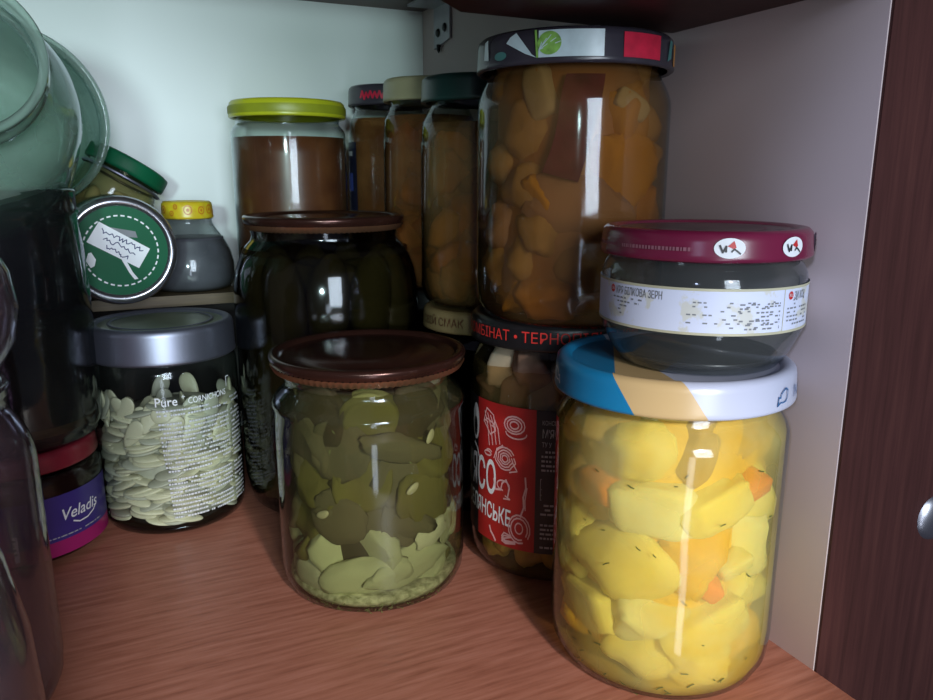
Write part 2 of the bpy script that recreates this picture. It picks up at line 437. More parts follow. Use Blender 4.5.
# contents
pal = dict(pale=(.88, .76, .28), gold=(.85, .48, .03), white=(.86, .82, .52), peach=(.60, .31, .11), peach2=(.52, .34, .17), carrot=(.95, .22, .005))
PM = {k: solid('squash_' + k, c, .8, var=.12, scale=90, spec=.08, sub=.35, c2=tuple(x * .8 for x in c)) for k, c in pal.items()}
def ms(kind, mats, n=3, nm='piece'): return [blob(nm, kind, 100 + i * 7 + j * 31, PM_ if not isinstance(PM_, str) else PM[PM_]) for j, PM_ in enumerate(mats) for i in range(n)]
sq = ms('chunk', ['pale', 'pale', 'gold', 'white'], 3, 'squash_piece') + ms('round', ['pale', 'gold'], 2, 'squash_piece')
sq_up = ms('round', ['peach', 'peach2', 'pale', 'peach'], 3, 'squash_piece') + ms('chunk', ['peach2'], 2, 'squash_piece')
carrot = ms('wedge', ['carrot'], 2, 'carrot_piece'); whitep = ms('wedge', ['white'], 1, 'squash_piece')
rr_ = lambda R, u, z, s: (R * u * .97, -math.sqrt(max(0, R * R * .94 - (R * u) ** 2)), z, s)
hero = [(-.66, .076, .0085, 'c', 'orange carrot piece at upper left of the front right jar'),
        (.80, .078, .0075, 'c', 'orange carrot piece at upper right rim side of the front right jar'),
        (.36, .046, .0065, 'c', 'small orange carrot piece low right of centre in the front right jar'),
        (.70, .051, .0060, 'w', 'bright white wedge touching the glass at right of the front right jar'),
        (-.28, .049, .0190, 'g', 'largest golden squash piece in the middle of the front right jar'),
        (-.55, .026, .0165, 'p', 'big pale squash piece at lower left of the front right jar'),
        (.38, .026, .0185, 'p', 'big pale yellow squash piece at lower right of the front right jar'),
        (-.10, .072, .0160, 'q', 'hazy white squash piece just above the middle of the front right jar'),
        (.40, .073, .0150, 'p', 'greenish yellow squash piece below the lid, right of centre in the front right jar'),
        (-.05, .010, .0140, 'g', 'golden squash piece on the bottom of the front right jar')]
fx = []
for u, z, s, k, lab in hero:
    me = {'c': carrot[0], 'w': whitep[0], 'g': sq[13], 'p': sq[0], 'q': sq[9]}[k]
    x, y, z, _ = rr_(R1 - .0025 - s * .55, u * R1 / (R1 - .0025 - s * .55) if abs(u) < .6 else u, z, s)
    if k in 'cw':
        piece(me, j1, (x, y, z), s * 1.05, Euler((.3, rnd.uniform(-.6, 1.2), math.atan2(x, -y))), 'carrot_piece' if k == 'c' else 'squash_piece', lab, 'carrot' if k == 'c' else 'vegetable')
    else:
        piece(me, j1, (x, y, z), s, Euler((.2, rnd.uniform(-.5, .5), math.atan2(x, -y))), 'squash_piece', lab, 'vegetable', None, (1.0, .62, .95))
    fx.append((x, y, z, s * .8))
g = 'squash pieces packed in the front right jar'
fill(j1, sq, 34, .0125, R1 - .003, .002, .066, 3, 'squash_piece', 'yellow squash chunk in brine in lower half of the front right jar', 'vegetable', g, fx)
fill(j1, sq_up, 24, .0115, R1 - .0035, .062, .103, 4, 'squash_piece', 'peach-tinted squash chunk in upper half of the front right jar', 'vegetable', 'squash pieces near the top of the front right jar', fx)
M['herb'] = solid('dark_herb', (.10, .11, .02), .6)
b = MB(); rg = random.Random(5)
for k in range(46):
    u = rg.uniform(-1, 1); z = rg.choice([rg.uniform(.002, .012), rg.uniform(.01, .09)]); fn = cyl(rmax(pr1, z) - .0006, u * 1.2, z)
    l = rg.uniform(.0006, .0028); a = rg.uniform(-1, 1)
    b.stroke([(0, 0), (l * math.cos(a) * .5, l * math.sin(a) * .6), (l * math.cos(a * .7), l * math.sin(a))], .0004, fn, M['herb'])
o = b.build('herb_flakes', j1); tag(o, 'dark green flecks of dill', kind='stuff')

# ================================================================== 2. small flat jar on top
z2 = H1 + .0008 - .0016 + .0001
P2 = (.1945, .2115, z2 + .0016 * 0 + .0005)
P2 = (.1920, .2115, z2)
j2 = root('spread_jar', 'squat glass jar with maroon lid and worn white label, on the blue and white lid', 'jar', P2)
R2, H2 = .0365, .0455
pr2 = [(.0005, .0025), (.018, .002), (.024, .0004), (.0265, 0), (.029, .0012), (.0325, .006), (.0352, .0115), (R2, .0145), (R2, .0285), (.0362, .0315), (.0348, .0345), (.0325, .0368), (.0315, .038), (.0315, .044)]
glass_body(j2, pr2, M['glass_grey'])
# label
m, nt, out = newmat('worn_paper_label'); p = nt.nodes.new('ShaderNodeBsdfPrincipled'); p.inputs['Roughness'].default_value = .5
v = objco(nt); f = nz(nt, v, 130, 4, .6)
cc = ramp(nt, f, [(.40, (.62, .62, .58)), (.47, (.66, .70, .86)), (.8, (.66, .70, .86))]); nt.links.new(cc, p.inputs['Base Color']); nt.links.new(p.outputs[0], out.inputs['Surface']); M['paper2'] = m
M['cream_print'] = solid('cream_border', (.55, .52, .36), .5)
b = MB(); r = R2 + .0003
zz0, zz1 = .0150, .0292
b.grid(-1.9 * r, 1.9 * r, zz0, zz1, cyl(r), M['paper2'], 64, 2)
r2_ = r + .00012
for zz in (zz0, zz1 - .0007): b.grid(-1.9 * r, 1.9 * r, zz, zz + .0008, cyl(r2_), M['cream_print'], 64, 1)
b.grid(.030, .0303, zz0, zz1, cyl(r2_), M['cream_print'], 1, 1)
fn = cyl(r2_)
for cx in (-.0345, .0335):
    b.ellipse(cx, .0265, .0013, .0013, fn, M['red_print'], 16)
    b.text('UA' if cx < 0 else 'RU', .0014, cyl(r2_ + .0001), M['white_paint'], cx, .0261, align='CENTER')
b.text('КРЯ БІЛКОВА ЗЕРН', .0034, fn, M['grey_print'], -.0325, .0252, sx=.62, bold=.01)
b.text('ЗИ КОВ', .0034, fn, M['grey_print'], .0355, .0252, sx=.62, bold=.01)
rg = random.Random(11)
for k in range(7):
    y = .0238 - k * .00125
    dashes(b, -.034 + .001 * k, -.019 - .002 * k, y, .0005, fn, M['grey_print'], rg, p=.6, hi=.0018)
    dashes(b, -.004, .0285, y + .001, .00045, fn, M['grey_print'], rg, p=.35, hi=.0016)
    dashes(b, .013, .0285, y + .0005, .0005, fn, M['grey_print'], rg, p=.6, hi=.0018)
    dashes(b, .032, .046, y + .001, .0005, fn, M['grey_print'], rg, p=.6, hi=.0018)
b.build('label', j2)
M['maroon'] = solid('maroon_lid', (.17, .012, .045), .25, var=.06, spec=.7)
M['maroon_top'] = solid('dusty_lid_top', (.15, .075, .09), .35, var=.25, scale=80)
b = MB(); lid_twist(b, .0372, .0095, M['maroon'], 0, M['maroon_top'], dent=.001)
for ph in (.22, .85, -2.2, 1.55, 3.0):
    fn = cyl(.0375, ph, .0047); fn2 = cyl(.0377, ph, .0047)
    b.ellipse(0, 0, .0050, .0030, fn, M['white_paint'])
    b.stroke([(-.0032, .0008), (-.0022, -.0012), (-.0012, .0006), (-.0012, -.001)], .0006, fn2, M['black_print'])
    b.poly([(-.0008, .0006), (.0012, .0022), (.0020, .0002), (.0012, -.0002)], fn2, M['red_print'])
    b.stroke([(.0006, -.001), (.0014, -.0002), (.0026, -.001), (.0034, -.0016)], .0005, fn2, M['black_print'])
rg = random.Random(3)
M['faint'] = solid('faint_print', (.32, .12, .16), .5)
dashes(b, -.030, -.0035, .0036, .0011, cyl(.0375), M['faint'], rg, gap=.0004, lo=.0004, hi=.0011)
dashes(b, -.046, -.034, .0036, .0011, cyl(.0375), M['faint'], rg, gap=.0004, lo=.0004, hi=.0011)
for k in range(46):
    a = -PI / 2 + (k - 23) * .062
    if rg.random() < .82:
        w = .0011
        b.poly([((.026) * math.cos(a + s1 * .02), (.026 if s2 > 0 else .0278) * 1 * math.sin(a + s1 * .02)) if False else ((.0262 + (.0016 if s2 < 0 else 0)) * math.cos(a + s1 * .022), (.0262 + (.0016 if s2 < 0 else 0)) * math.sin(a + s1 * .022)) for s1, s2 in ((-1, -1), (1, -1), (1, 1), (-1, 1))], flat(.0087), M['black_print'])
b.lathe([(.0205, .0087), (.0212, .0087)], M['faint'], 64)
b.build('lid', j2, (0, 0, H2 - .0088))
j2.scale = (.970, .970, 1.06)
M['dark_goo'] = solid('dark_residue', (.03, .028, .03), .3)
b = MB(); b.lathe([(.0003, .003), (.018, .0028), (.024, .0016), (.027, .0022), (.0285, .0042), (.026, .0036), (.012, .0042), (.0003, .004)], M['dark_goo'], 40); b.build('residue', j2)

# ================================================================== 4. red label jar (under the tall one)
P4 = (.1880, .3030, 0)
j4 = root('stew_jar', 'glass jar with red and black meat label and black lid, under the tall floral-lidded jar', 'jar', P4)
R4, H4 = .0400, .1225
pr4 = body_prof(R4, .0350, H4 - .002, .80, .89, .80, .014)
LIM[j4.name] = (pr4, .0020); glass_body(j4, pr4, M['glass'])
M['brine4'] = liquid('stew_brine', (.94, .80, .62), (.40, .27, .10), .20)
b = MB(); b.lathe(clip_prof(pr4, .100, .0012), M['brine4'], 64); b.build('brine', j4)
M['black_lid'] = solid('black_lid', (.012, .011, .012), .3, spec=.5)
b = MB(); lid_twist(b, .0400, .0125, M['black_lid'], 0)
M['red_glow'] = solid('red_lettering', (.75, .04, .03), .5, var=.05)
b.text('М\'ЯСОКОМБІНАТ', .0066, cyl(.0403), M['red_glow'], -.0205, .0042, sx=.92, align='RIGHT')
b.text('•', .0066, cyl(.0403), M['red_glow'], -.0188, .0042)
b.text('ТЕРНОПІЛЬСЬКИЙ', .0066, cyl(.0403), M['red_glow'], -.0150, .0042, sx=.98)
b.build('lid', j4, (0, 0, H4 - .0125 + .0006))
lab4 = lambda rr_: (lambda s_, t: cyl(rr_)(s_ * .86 - .0128, .0175 + (t - .0175) * 1.19))
M['red_label'] = solid('red_label', (.42, .018, .018), .4, var=.06)
M['black_label'] = solid('black_label', (.014, .012, .014), .4)
b = MB(); r = R4 + .0003; fn0 = lab4(r); zl0, zl1 = .0175, .0745
xa, xr, xb = -.033, .0065, .050
b.grid(-.075, xa, zl0, zl1, fn0, M['black_label'], 20, 2); b.grid(xa, xr, zl0, zl1, fn0, M['red_label'], 20, 2); b.grid(xr, xb, zl0, zl1, fn0, M['black_label'], 20, 2)
fn = lab4(r + .00015)
b.text('М\'ЯСО', .0185, fn, M['white_paint'], -.0165, .0375, sx=.62, align='RIGHT', bold=.012)
b.text('СЕЛЯНСЬКЕ', .0092, fn, M['white_paint'], -.0070, .0262, sx=.72, align='RIGHT', bold=.015, rot=-.05)
PR, WP = M['pink_print'], M['white_paint']
# left emblem, part hidden
b.ellipse(-.036, .064, .004, .0075, fn, WP); b.ellipse(-.036, .062, .002, .004, lab4(r + .0003), M['black_label'])
b.stroke([(-.038, .055), (-.034, .053), (-.032, .050)], .001, fn, WP)
def curve(cx, cy, rx, ry, a0, a1, n=14, wob=0): return [(cx + rx * math.cos(a0 + (a1 - a0) * i / n) * (1 + wob * math.sin(3 * i)), cy + ry * math.sin(a0 + (a1 - a0) * i / n)) for i in range(n + 1)]
w = .00062
# rack of ribs
b.stroke([(-.027, .066), (-.0245, .0715), (-.019, .0695), (-.0175, .0635), (-.0215, .0615), (-.027, .066)], w, fn, PR)
for k in range(4):
    b.stroke([(-.0262 + k * .0024, .0700 - k * .0005), (-.0236 + k * .0026, .0645), (-.0222 + k * .0026, .0570 + k * .0006)], w, fn, PR)
b.stroke([(-.025, .0675), (-.0185, .066)], w, fn, PR); b.stroke([(-.0262, .0665), (-.0178, .0645)], w, fn, PR)
# steak
for q in (1, .72, .42): b.stroke(curve(-.0055, .0675, .0060 * q, .0034 * q, 0, 2 * PI), w, fn, PR)
b.stroke(curve(-.0045, .0645, .0060, .0022, PI, 2 * PI), w, fn, PR)
# bacon roll
for q in (1, .75, .5, .3): b.stroke(curve(-.0110, .0535, .0062 * q, .0045 * q, .5, 2 * PI + .2, wob=.1), w, fn, PR)
b.stroke([(-.0185, .0525), (-.0165, .0565), (-.0125, .0585)], w, fn, PR); b.stroke([(-.006, .0525), (-.0035, .0495), (-.008, .0485)], w, fn, PR)
b.stroke(curve(-.0235, .0535, .0028, .0009, 0, 2 * PI, 10), w, fn, PR); b.stroke(curve(-.0225, .0545, .002, .0007, 0, PI, 6), w, fn, PR)
# cut
b.stroke([(-.0185, .0440), (-.0172, .0400), (-.0135, .0405), (-.0125, .0435), (-.0100, .0450), (-.0080, .0420), (-.0090, .0380)], w * 1.3, fn, PR)
b.stroke(curve(-.012, .0425, .004, .002, 0, PI * 1.5), w, fn, PR); b.stroke([(-.0105, .0385), (-.0075, .0375), (-.0115, .0372)], w, fn, PR)
# pepper
b.stroke([(.0012, .0475), (.0016, .0435), (.0002, .0395), (.0006, .0355), (-.0012, .0315)], w * 1.4, fn, PR); b.stroke([(.0022, .0435), (.0012, .0385), (.0014, .0345)], w, fn, PR)
# ham
for q in (1, .78): b.stroke(curve(-.0020, .0262, .0062 * q, .0058 * q, -.6, 2 * PI - 1.2), w * 1.1, fn, PR)
b.stroke(curve(-.0020, .0265, .0022, .0022, 0, 2 * PI), w, fn, PR)
for q in (0, .0012, .0024): b.stroke([(-.0065, .0225 - q * .2), (-.0110, .0232 - q), (-.0125, .0215 - q * .8), (-.0100, .0200 - q * .5), (-.004, .0204 - q * .3)], w, fn, PR)
b.stroke([(-.0215, .0235), (-.0205, .0215), (-.0185, .0200), (-.0170, .0185)], w * 1.8, fn, PR)
# small print on the black field
DP = M['dim_print']
b.text('КОНСЕРВИ', .0024, fn, DP, .0095, .0690, sx=.9); b.text('М\'ЯСНІ', .0046, fn, DP, .0095, .0640, sx=.8, bold=.01)
b.text('ТУ У', .0026, fn, DP, .0095, .0605, sx=.9)
rg = random.Random(8)
for k in range(5): dashes(b, .0095, .034, .0582 - k * .0018, .0008, fn, DP, rg, p=.9)
b.stroke([(.034, .0478), (.0093, .0478), (.0093, .0395), (.034, .0395)], .0003, fn, DP); b.stroke([(.0093, .0437), (.034, .0437)], .0003, fn, DP); b.stroke([(.0093, .0415), (.034, .0415)], .0003, fn, DP)
for k in range(3): dashes(b, .018, .033, .0455 - k * .0026, .0007, fn, DP, rg, p=.8)
for k in range(3): dashes(b, .0095, .034, .0370 - k * .0018, .0008, fn, DP, rg, p=.9)
for k in range(4): dashes(b, .0095, .034, .0290 - k * .0018, .0008, fn, DP, rg, p=.9)
dashes(b, .0095, .02, .0198, .0008, fn, DP, rg, p=1)
b.build('label', j4)
for nm, c in dict(meat=(.50, .28, .20), fat=(.60, .46, .34), yolk=(.74, .56, .16)).items(): PM[nm] = solid('stew_' + nm, c, .8, var=.15, spec=.08, scale=90, c2=tuple(x * .6 for x in c))
meat = ms('chunk', ['meat', 'fat', 'meat'], 3, 'meat_piece'); yolk = ms('round', ['yolk'], 3, 'fat_piece')
fill(j4, meat, 26, .0095, R4 - .001 - .002, .078, .106, 21, 'meat_piece', 'pinkish brown meat chunk above the red label', 'meat', 'meat pieces above the red label')
fill(j4, yolk, 24, .0085, R4 - .002, .002, .024, 22, 'fat_piece', 'yellowish fat lump below the red label', 'fat', 'fat lumps under the red label')

# ================================================================== 3. tall floral-lid jar on jar 4
P3 = (.1868, .2920, H4 - .0005)
j3 = root('pumpkin_jar', 'big glass jar of orange pumpkin chunks with floral lid, standing on the black lid', 'jar', P3)
R3, H3 = .0412, .1170
pr3 = body_prof(R3, .0365, H3 - .002, .78, .89, .80, .016)
LIM[j3.name] = (pr3, .0020); glass_body(j3, pr3, M['glass'])
M['brine3'] = liquid('pumpkin_brine', (.90, .76, .58), (.27, .135, .055), .28, 40, (.17, .075, .025))
b = MB(); b.lathe(clip_prof(pr3, .108, .0012), M['brine3'], 64); b.build('brine', j3)
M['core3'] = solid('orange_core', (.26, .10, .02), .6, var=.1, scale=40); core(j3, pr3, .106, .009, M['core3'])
M['navy_lid'] = solid('dark_floral_lid', (.045, .04, .055), .25, var=.2)
M['leaf_green'] = solid('leaf_green', (.25, .50, .10), .35, var=.25, scale=300); M['pale_blue'] = solid('pale_blue_print', (.50, .62, .66), .3, var=.08, scale=200)
M['teal'] = solid('teal_print', (.06, .20, .19), .35); M['lid_red'] = solid('strawberry_red', (.62, .02, .06), .3, var=.15, scale=200); M['lid_orange'] = solid('orange_print', (.6, .25, .04), .35)
b = MB(); lid_twist(b, .0414, .0135, M['navy_lid'], 0, M['pale_blue'])
rL = .0417
def band(p0, p1, z0, z1, mat, mb, slant=0): mb.grid(p0 * rL, p1 * rL, 0, 1, lambda s_, t: cyl(rL)(s_ + slant * (t - .5), z0 + t * (z1 - z0)), mat, max(3, int((p1 - p0) * 16)), 3)
band(-.33, .27, .0022, .0118, M['pale_blue'], b)
b.ellipse(-.0095, .0072, .0046, .0042, cyl(rL + .0002), M['leaf_green'])
b.stroke([(-.0150, .0118), (-.0142, .0024)], .0009, cyl(rL + .0002), M['leaf_green'])
for k in range(5): b.stroke([(-.0135, .005), (-.0125 + k * .0018, .010 - abs(k - 2) * .0012)], .0003, cyl(rL + .0003), M['pale_blue'])
b.poly([(-.0265, .0105), (-.0235, .0118), (-.0165, .0035), (-.0145, .0022), (-.0195, .0040), (-.0285, .0085)], cyl(rL), M['pale_blue'])
b.ellipse(-.032, .0042, .0035, .0016, cyl(rL), M['teal'])
b.poly([(-.0440, .004), (-.0430, .0105), (-.0405, .0112), (-.0400, .0035)], cyl(rL), M['pale_blue'])
band(.46, .92, .0022, .0112, M['lid_red'], b)
b.poly([(.0450, .0025), (.0470, .0108), (.0500, .0105), (.0490, .0040)], cyl(rL), M['teal'])
band(1.27, 1.36, .0016, .0100, M['lid_orange'], b)
# top rim stripe
b.lathe([(.0378, .01365), (.0350, .01345)], M['leaf_green'], 40, a0=-.9, a1=-.45); b.lathe([(.0378, .01365), (.0350, .01345)], M['pale_blue'], 40, a0=-.45, a1=.25)
b.build('lid', j3, (0, 0, H3 - .0135 + .0006))
for nm, c in dict(pumpkin=(.40, .16, .03), pumpkin2=(.36, .19, .06), ochre=(.50, .21, .012), pinkish=(.34, .17, .09), beet=(.10, .004, .028), cream=(.48, .36, .2)).items(): PM[nm] = solid('pumpkin_' + nm, c, .8, var=.15, spec=.1, scale=120, c2=tuple(x * .5 for x in c))
pk = ms('chunk', ['pumpkin', 'pumpkin2', 'ochre'], 3, 'pumpkin_piece') + ms('round', ['pinkish', 'pumpkin2'], 2, 'pumpkin_piece')
# beet stalk: a tapering slab leaning against the glass
b = MB()
rb = R3 - .0019
def beetmap(r):
    def f(u, t):
        sl = -.0015 - .0100 * (1 - t) + .0012 * math.sin(5 * t); sr = .0125 - .0095 * (1 - t) ** 1.3
        zz = .064 + .037 * t - .004 * (1 - t) * u
        return cyl(min(r, rmax(pr3, zz) - .0026 - (rb - r)))(sl + (sr - sl) * u, zz)
    return f
b.grid(0, 1, 0, 1, beetmap(rb), PM['beet'], 10, 14); b.grid(0, 1, 0, 1, beetmap(rb - .005), PM['beet'], 10, 14)
for u0 in (0, 1): b.grid(0, 1, 0, 1, lambda q, t, u0=u0: tuple(a * (1 - q) + c * q for a, c in zip(beetmap(rb)(u0, t), beetmap(rb - .005)(u0, t))), PM['beet'], 2, 14)
for t0 in (0, 1): b.grid(0, 1, 0, 1, lambda q, u, t0=t0: tuple(a * (1 - q) + c * q for a, c in zip(beetmap(rb)(u, t0), beetmap(rb - .005)(u, t0))), PM['beet'], 2, 10)
o = b.build('beet_slice'); o.matrix_world = Matrix.Translation(j3.location) @ j3.rotation_euler.to_matrix().to_4x4()
tag(o, 'dark purple-red beet slice slanting down in the jar under the floral lid', 'beet')
piece(blob('p', 'chunk', 5, PM['ochre']), j3, (.0265, -.0225, .066), .0165, Euler((.2, .1, .7)), 'pumpkin_piece', 'largest orange pumpkin block at right of the floral-lidded jar', 'pumpkin', None, (1, .55, 1.25))
piece(blob('p', 'round', 9, PM['pinkish']), j3, (.0035, -.0275, .050), .0165, Euler((.2, .3, .1)), 'pumpkin_piece', 'big pinkish piece at the centre of the floral-lidded jar', 'pumpkin', None, (1.2, .6, 1))
piece(blob('p', 'wedge', 6, PM['cream']), j3, (-.014, -.031, .095), .0105, Euler((.2, 1.2, -.4)), 'pumpkin_piece', 'pale upright wedge left of the beet slice in the floral-lidded jar', 'pumpkin', None, (1, .8, 1))
piece(blob('p', 'wedge', 7, PM['cream']), j3, (.0245, -.027, .090), .0075, Euler((.2, .5, .7)), 'pumpkin_piece', 'small cream wedge high at right in the floral-lidded jar', 'pumpkin', None, (1, .8, 1))
piece(blob('p', 'chunk', 8, PM['ochre']), j3, (-.013, -.033, .056), .0075, Euler((.5, .7, -.4)), 'pumpkin_piece', 'bright orange cube left of centre in the floral-lidded jar', 'pumpkin', None, (1.1, .7, 1))
fill(j3, pk, 62, .0112, R3 - .0035, .002, .108, 31, 'pumpkin_piece', 'orange pumpkin chunk packed in the floral-lidded jar', 'pumpkin', 'pumpkin chunks in the floral-lidded jar', [(.0035, -.026, .050, .012), (.026, -.022, .066, .013), (.004, -.030, .099, .0125), (.002, -.030, .088, .0125), (.000, -.030, .077, .0115), (-.003, -.030, .069, .0105)])

# ================================================================== 5. front centre jar (pickled zucchini)
P5 = (.1002, .3190, 0)
j5 = root('zucchini_jar', 'glass jar of green pickled zucchini with brown crimped lid, standing in front centre', 'jar', P5)
R5, H5 = .0425, .1075
pr5 = body_prof(R5, .0385, H5, .80, .88, .84, .014)
k = [i for i, q in enumerate(pr5) if q[1] >= .80 * H5][0]
pr5 = pr5[:k] + [(R5, .0850), (R5 + .0008, .0868), (R5 + .0004, .0885), (.0410, .0910), (.0385, .0935), (.0372, .0955), (.0372, .0985), (.0385, .1000), (.0385, .107)]
LIM[j5.name] = (pr5, .0020); glass_body(j5, pr5, M['glass'])
M['brine5'] = liquid('green_brine', (.76, .73, .56), (.10, .085, .045), .20, 40)
b = MB(); b.lathe(clip_prof(pr5, .0965, .0012), M['brine5'], 64); b.build('brine', j5)
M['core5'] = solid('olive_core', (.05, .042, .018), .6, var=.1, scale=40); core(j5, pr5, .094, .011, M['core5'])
M['brown_lid'] = solid('brown_metal_lid', (.060, .022, .016), .22, .6, .15, 40); M['brown_edge'] = solid('highlit_brown_edge', (.42, .20, .11), .30, .8, .15, 40)  # crimped edge brown is brighter, with the lid's edge highlight put into its colour
b = MB(); lid_crimp(b, .0432, M['brown_lid'], 0, M['brown_edge']); b.build('lid', j5, (0, 0, H5))
for nm, c in dict(olive=(.075, .055, .028), olive2=(.17, .15, .09), moss=(.20, .18, .055), pale_green=(.66, .70, .46), garlic=(.80, .82, .62)).items(): PM[nm] = solid('zucchini_' + nm, c, .8, var=.15, spec=.1, scale=130, c2=tuple(x * .45 for x in c))
zs_up = ms('slice', ['olive', 'olive2', 'olive2', 'moss'], 2, 'zucchini_slice'); zs_lo = ms('slice', ['pale_green', 'moss', 'pale_green'], 2, 'zucchini_slice') + ms('round', ['pale_green', 'garlic'], 1, 'zucchini_slice')
hz = [(-.10, .0165, .0130, PM['pale_green'], 'pale rounded zucchini slice low at the centre of the front centre jar', (1.35, 1, .8)),
      (.42, .0195, .0125, PM['pale_green'], 'pale zucchini slice low right of centre in the front centre jar', (1.3, 1, .8)),
      (.70, .0310, .0075, PM['garlic'], 'small cream clove at lower right of the front centre jar', (1.2, 1, .9)),
      (-.72, .0120, .0100, PM['garlic'], 'white piece at bottom left of the front centre jar', (1.2, 1, .8)),
      (-.42, .0430, .0125, PM['olive2'], 'grey-green zucchini piece left of centre in the front centre jar', (.9, 1, 1.2)),
      (.02, .0410, .0140, PM['olive2'], 'olive zucchini slice in the middle of the front centre jar', (1.5, 1, .7)),
      (.65, .0480, .0130, PM['moss'], 'mossy green zucchini wedge at right of the front centre jar', (1.1, 1, 1.2)),
      (.35, .0730, .0120, PM['olive2'], 'wide olive slice below the neck, right of centre in the front centre jar', (1.5, 1, .6))]
fx = []
for i, (u, z, s, mt, lab, sc) in enumerate(hz):
    q = R5 - .0030 - s * .45; x = q * u; y = -math.sqrt(q * q - x * x)
    piece(blob('z', 'round', 60 + i, mt), j5, (x, y, z), s, Euler((0, rnd.uniform(-.3, .3), math.atan2(x, -y))), 'zucchini_slice', lab, 'zucchini', None, (sc[0], .38, sc[2])); fx.append((x * .9, y * .9, z, s * .8))
fill(j5, zs_lo, 26, .0100, R5 - .002, .002, .034, 41, 'zucchini_slice', 'pale green zucchini slice near the bottom of the front centre jar', 'zucchini', 'pale zucchini slices at the bottom of the front centre jar', fx, kmul=1.25)
fill(j5, zs_up, 52, .0105, R5 - .0025, .032, .094, 42, 'zucchini_slice', 'dull olive zucchini slice in upper part of the front centre jar', 'zucchini', 'olive zucchini slices in the front centre jar', fx, kmul=1.35, flat_=True)
M['sediment'] = solid('pale_sediment', (.80, .81, .62), .8, var=.2, scale=300, c2=(.25, .26, .15), spec=.1)
b = MB(); b.lathe([(.0003, .0042), (.020, .0038), (.034, .0030), (.0368, .0030), (.0390, .0062), (.0380, .0080), (.030, .0072), (.0003, .0080)], M['sediment'], 56); b.build('sediment', j5)
M['zseed'] = solid('zucchini_seed', (.52, .50, .36), .4, var=.05)
zsm = blob('zucchini_seed', 'bean', 2, M['zseed'])
for u, z, sp_, lab in ((.42, .0560, 2.2, 'cream seed right of centre against the glass of the front centre jar'), (.62, .0770, 2.6, 'pale seed high at right in the front centre jar'), (-.52, .0455, 2.0, 'cream seed left of centre in the front centre jar')):
    x = R5 * u; y = -math.sqrt((R5 - .002) ** 2 - x * x); piece(zsm, j5, (x * .95, y * .97, z), .0034, wallrot(x, y, sp_), 'zucchini_seed', lab, 'seed', None, (1, .75, .4))
b = MB(); rg = random.Random(15)
for k in range(120):
    u = rg.uniform(-1.3, 1.3); z = rg.choice([rg.uniform(.0005, .006), rg.uniform(.001, .012), rg.uniform(.01, .085)] if k < 40 else [rg.uniform(.0003, .006)]); fn = cyl(rmax(pr5, z) - .0004, u, z)
    l = rg.uniform(.0005, .0018); a = rg.uniform(-1.2, 1.2)
    b.stroke([(0, 0), (l * math.cos(a), l * math.sin(a))], .00035, fn, M['herb'])
o = b.build('herb_flakes', j5); tag(o, kind='stuff')

# ================================================================== 6. dark jar of cucumbers
P6 = (.1100, .4240, 0)
j6 = root('cucumber_jar', 'tall dark glass jar of cucumbers with brown crimped lid, behind the front centre jar', 'jar', P6)
R6, H6 = .0515, .1615
k = .0
pr6 = [(.0005, .0035), (.03, .003), (.040, .0008), (.044, 0), (.0475, .003), (.0495, .009), (.0510, .018), (R6, .03), (R6, .075), (R6, .115), (.0510, .125), (.0495, .134), (.0470, .141), (.0440, .1465), (.0408, .150), (.0400, .1525), (.0405, .1545), (.0405, .160)]
M['glass_dark'] = glass('dark_glass', (.55, .56, .50), (.10, .12, .10), .0, (.2, .25, .2), .25, 20)
LIM[j6.name] = (pr6, .0020); glass_body(j6, pr6, M['glass_dark'])
M['brine6'] = liquid('dark_brine', (.62, .54, .42), (.014, .010, .007), .22, 30)
b = MB(); b.lathe(clip_prof(pr6, .146, .0012), M['brine6'], 64); b.build('brine', j6)
b = MB(); lid_crimp(b, .0440, M['brown_lid'], 0, M['brown_edge']); b.build('lid', j6, (0, 0, H6))
for nm, c in dict(cuke=(.10, .095, .045), cuke2=(.15, .15, .065), cuke3=(.30, .30, .16)).items(): PM[nm] = solid('cucumber_' + nm, c, .6, var=.2, spec=.15, scale=60, bump=.3)
ck = ms('cuke', ['cuke', 'cuke2', 'cuke'], 2, 'cucumber')
for lvl in range(3):
    for i in range(9):
        a = 2 * PI * (i + .5 * lvl) / 9; q = .0350
        piece(rnd.choice(ck), j6, (q * math.sin(a), -q * math.cos(a), .030 + lvl * .044), .027, Euler((rnd.uniform(-.15, .15), rnd.uniform(-.2, .2), rnd.uniform(0, 6))), 'cucumber', 'dark pickled cucumber standing in the tall dark jar', 'cucumber', 'cucumbers in the tall dark jar', (1.15, 1.15, 1))
for i in range(4):
    a = i * PI / 2 + .4
    piece(rnd.choice(ck), j6, (.013 * math.sin(a), -.013 * math.cos(a), .128), .020, Euler((1.3, rnd.uniform(-.2, .2), a)), 'cucumber', 'dark pickled cucumber standing in the tall dark jar', 'cucumber', 'cucumbers in the tall dark jar', (1.2, 1.2, 1))
piece(blob('o', 'round', 77, PM['cuke3']), j6, (-.0305, -.022, .013), .0100, Euler((0, 0, 0)), 'garlic_clove', 'dull green clove low at left in the tall dark jar', 'garlic', None, (1, .8, .9))

